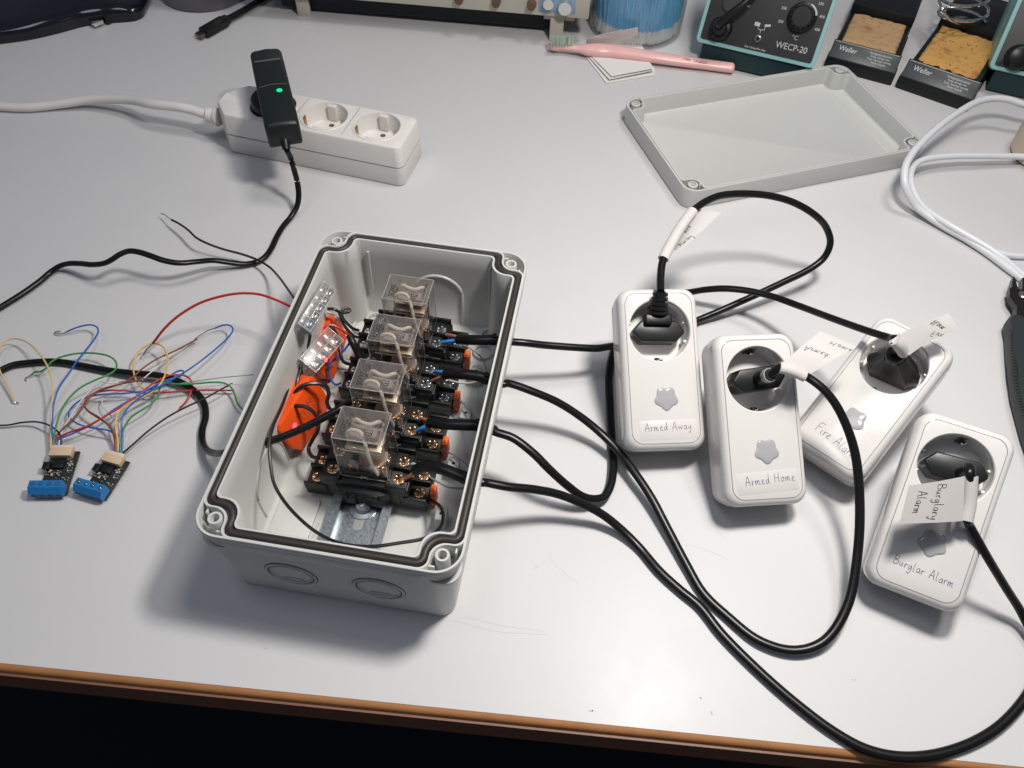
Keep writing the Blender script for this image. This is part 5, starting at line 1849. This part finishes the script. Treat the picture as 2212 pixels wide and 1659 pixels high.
us = thing('usb_connector', 'short usb plug poking out from under the black monitor base', 'usb plug', at('s', 780, 160, 0))
mb = MB()
a_, b_ = at('s', 715, 195, 5), at('s', 830, 145, 5)
dd = (b_ - a_).normalized()
Rm = Matrix((dd, Vector((-dd.y, dd.x, 0)), up_)).transposed()
mb.box(a_.lerp(b_, .42), (11, 10, 4.2), .4, R=Rm)
finish(mb, 'metal_shell', CHRM, us, world=True)
mb = MB()
mb.box(b_ + dd * 8, (22, 15, 8.5), 1.5, R=Rm)
mb.box(b_ + dd * 30 + Vector((0, 10, 0)), (30, 13, 8), 2, R=Rm)
finish(mb, 'grip', BLK, us, world=True)

uc = thing('usb_cable', 'black cable with a rectangular video plug lying near the adapter', 'cable', at('s', 1700, 200, 0))
mb = MB()
a_, b_ = at('s', 1585, 275, 5), at('s', 1800, 150, 6)
dd = (b_ - a_).normalized()
Rm = Matrix((dd, Vector((-dd.y, dd.x, 0)), up_)).transposed()
mb.box(a_.lerp(b_, .50) + Vector((0, 0, 0)), ((b_ - a_).length * .80, 13.5, 8), 1.2, R=Rm)
mb.box(a_.lerp(b_, .93), ((b_ - a_).length * .20, 10, 7.5), 1.2, R=Rm)
finish(mb, 'grip', BLK, uc, world=True)
mb = MB()
mb.box(a_ + dd * 1.0, (9, 9.2, 3.8), .5, R=Rm)
finish(mb, 'metal_shell', mat('dull_metal', (.20, .16, .13), .35, metal=1), uc, world=True)
mb = MB()
mb.tube([b_ - dd * 3] + path('s', [(1900, 100, 6), (2000, 40, 6), (2120, -30, 5), (2300, -120, 4)]), 3.4, n=12)
finish(mb, 'cord', CAB, uc, world=True)

# ------------------------------------------------------------------ white cable loops, beige roll, cutters
WCB = mat('white_cable', (.66, .67, .70), .35)
wc = thing('white_cable', 'coiled white cable lying in loops at the right edge', 'cable', at('q', 400, 500, 0))
mb = MB()
mb.tube(path('q', [(900, 130, 26), (760, 88, 30), (680, 62, 32), (590, 55, 33), (500, 75, 34), (400, 130, 35), (300, 200, 36), (200, 290, 36), (130, 370, 36), (92, 450, 34), (90, 530, 28), (115, 600, 20), (160, 670, 11), (230, 725, 7), (330, 790, 5), (440, 850, 5), (560, 930, 4), (680, 1020, 4), (800, 1110, 4)]), 3.3, n=14)
finish(mb, 'loop', WCB, wc, world=True)
mb = MB()
mb.tube(path('q', [(900, 395, 10), (760, 385, 11), (640, 382, 12), (520, 380, 14), (400, 380, 15), (280, 388, 16), (190, 405, 17), (140, 440, 17), (122, 500, 15), (135, 570, 12), (170, 640, 9), (230, 700, 9), (330, 765, 9), (450, 835, 8), (560, 900, 7), (640, 955, 6), (740, 1040, 6), (820, 1100, 6)]), 3.0, n=14)
finish(mb, 'loop', WCB, wc, world=True)
mb = MB()
mb.tube(path('q', [(600, 920, 3), (660, 940, 3), (740, 950, 3), (850, 945, 3)]), 2.8, n=12)
finish(mb, 'loop', WCB, wc, world=True)
rc_ = at('q', 960, 400, 0)
mb = MB()
rc_ = at('q', 900, 290, 20)
mb.lathe([(30, 0), (33, 3), (34, 20), (33, 44), (30, 47), (.05, 47)], 48, Matrix.Translation((rc_.x + 8, rc_.y, 1)), cap0=True)
tag(finish(mb, 'solder_reel', mat('cream_plastic', (.62, .50, .38), .4)), 'cream plastic reel just entering at the right edge', 'reel')

cut = thing('wire_cutters', 'black handled wire cutters at the right edge, jaws pointing up', 'cutters', at('u', 470, 800, 0))
def outl(pts, z0, z1, m_, nm, bev=.8):
    P = [at('u', x, y, (z0 + z1) / 2) for x, y in pts]
    c0 = sum(P, Vector()) / len(P)
    mb = MB()
    r1 = [Vector((p.x, p.y, 0)) for p in P]
    cx_ = Vector((c0.x, c0.y, 0))
    def rg(f, z):
        out = []
        for p in r1:
            v_ = p - cx_
            out.append(cx_ + v_ * (1 - f / max(v_.length, f * 3)) + Vector((0, 0, z)))
        return out
    mb.loft([rg(bev, z0), rg(0, z0 + bev), rg(0, z1 - bev), rg(bev, z1)])
    return finish(mb, nm, m_, cut, world=True)
STEEL = mat('dark_steel', (.05, .045, .045), .3, metal=.8)
outl([(378, 205), (388, 215), (408, 300), (425, 312), (450, 312), (452, 215), (480, 205), (620, 210), (640, 400), (600, 540), (430, 540), (400, 520), (402, 440), (355, 370), (348, 300), (362, 290)], 6, 13, STEEL, 'jaw')
outl([(330, 560), (345, 535), (375, 520), (430, 530), (480, 575), (560, 900), (640, 1500), (700, 1900), (640, 1900), (560, 1700), (490, 1500), (440, 1330), (395, 1170), (365, 980), (350, 800), (345, 640)], 3, 16, mat('grip_black', (.02, .024, .024), .5, bump=.3, bscale=20), 'handle', 3)
outl([(480, 575), (560, 540), (700, 560), (900, 900), (1000, 1500), (1000, 1900), (880, 1900), (760, 1300), (640, 850)], 3, 16, MATS['grip_black'], 'handle', 3)
mb = MB()
rv = at('u', 475, 340, 13)
mb.lathe([(4, 0), (4, .8), (3, 1.4), (.05, 1.5)], 20, Matrix.Translation(rv))
finish(mb, 'rivet', CHRM, cut, world=True)
mb = MB()
for p in cr([at('u', x, y, 12) for x, y in ((358, 660), (366, 800), (384, 980), (412, 1170), (455, 1330), (505, 1480))], 7):
    mb.box(p + Vector((1.0, 0, 3.2)), (3.4, 1.0, 1.2), .3, R=RZ(.5))
    mb.box(p + Vector((1.4, 2.0, 3.0)), (3.0, .9, 1.2), .3, R=RZ(-.5))
finish(mb, 'grip_ridges', MATS['grip_black'], cut, world=True)

# drop helper data
for o in bpy.data.objects:
    if '_m' in o:
        del o['_m']
bpy.data.lights.remove(l_)
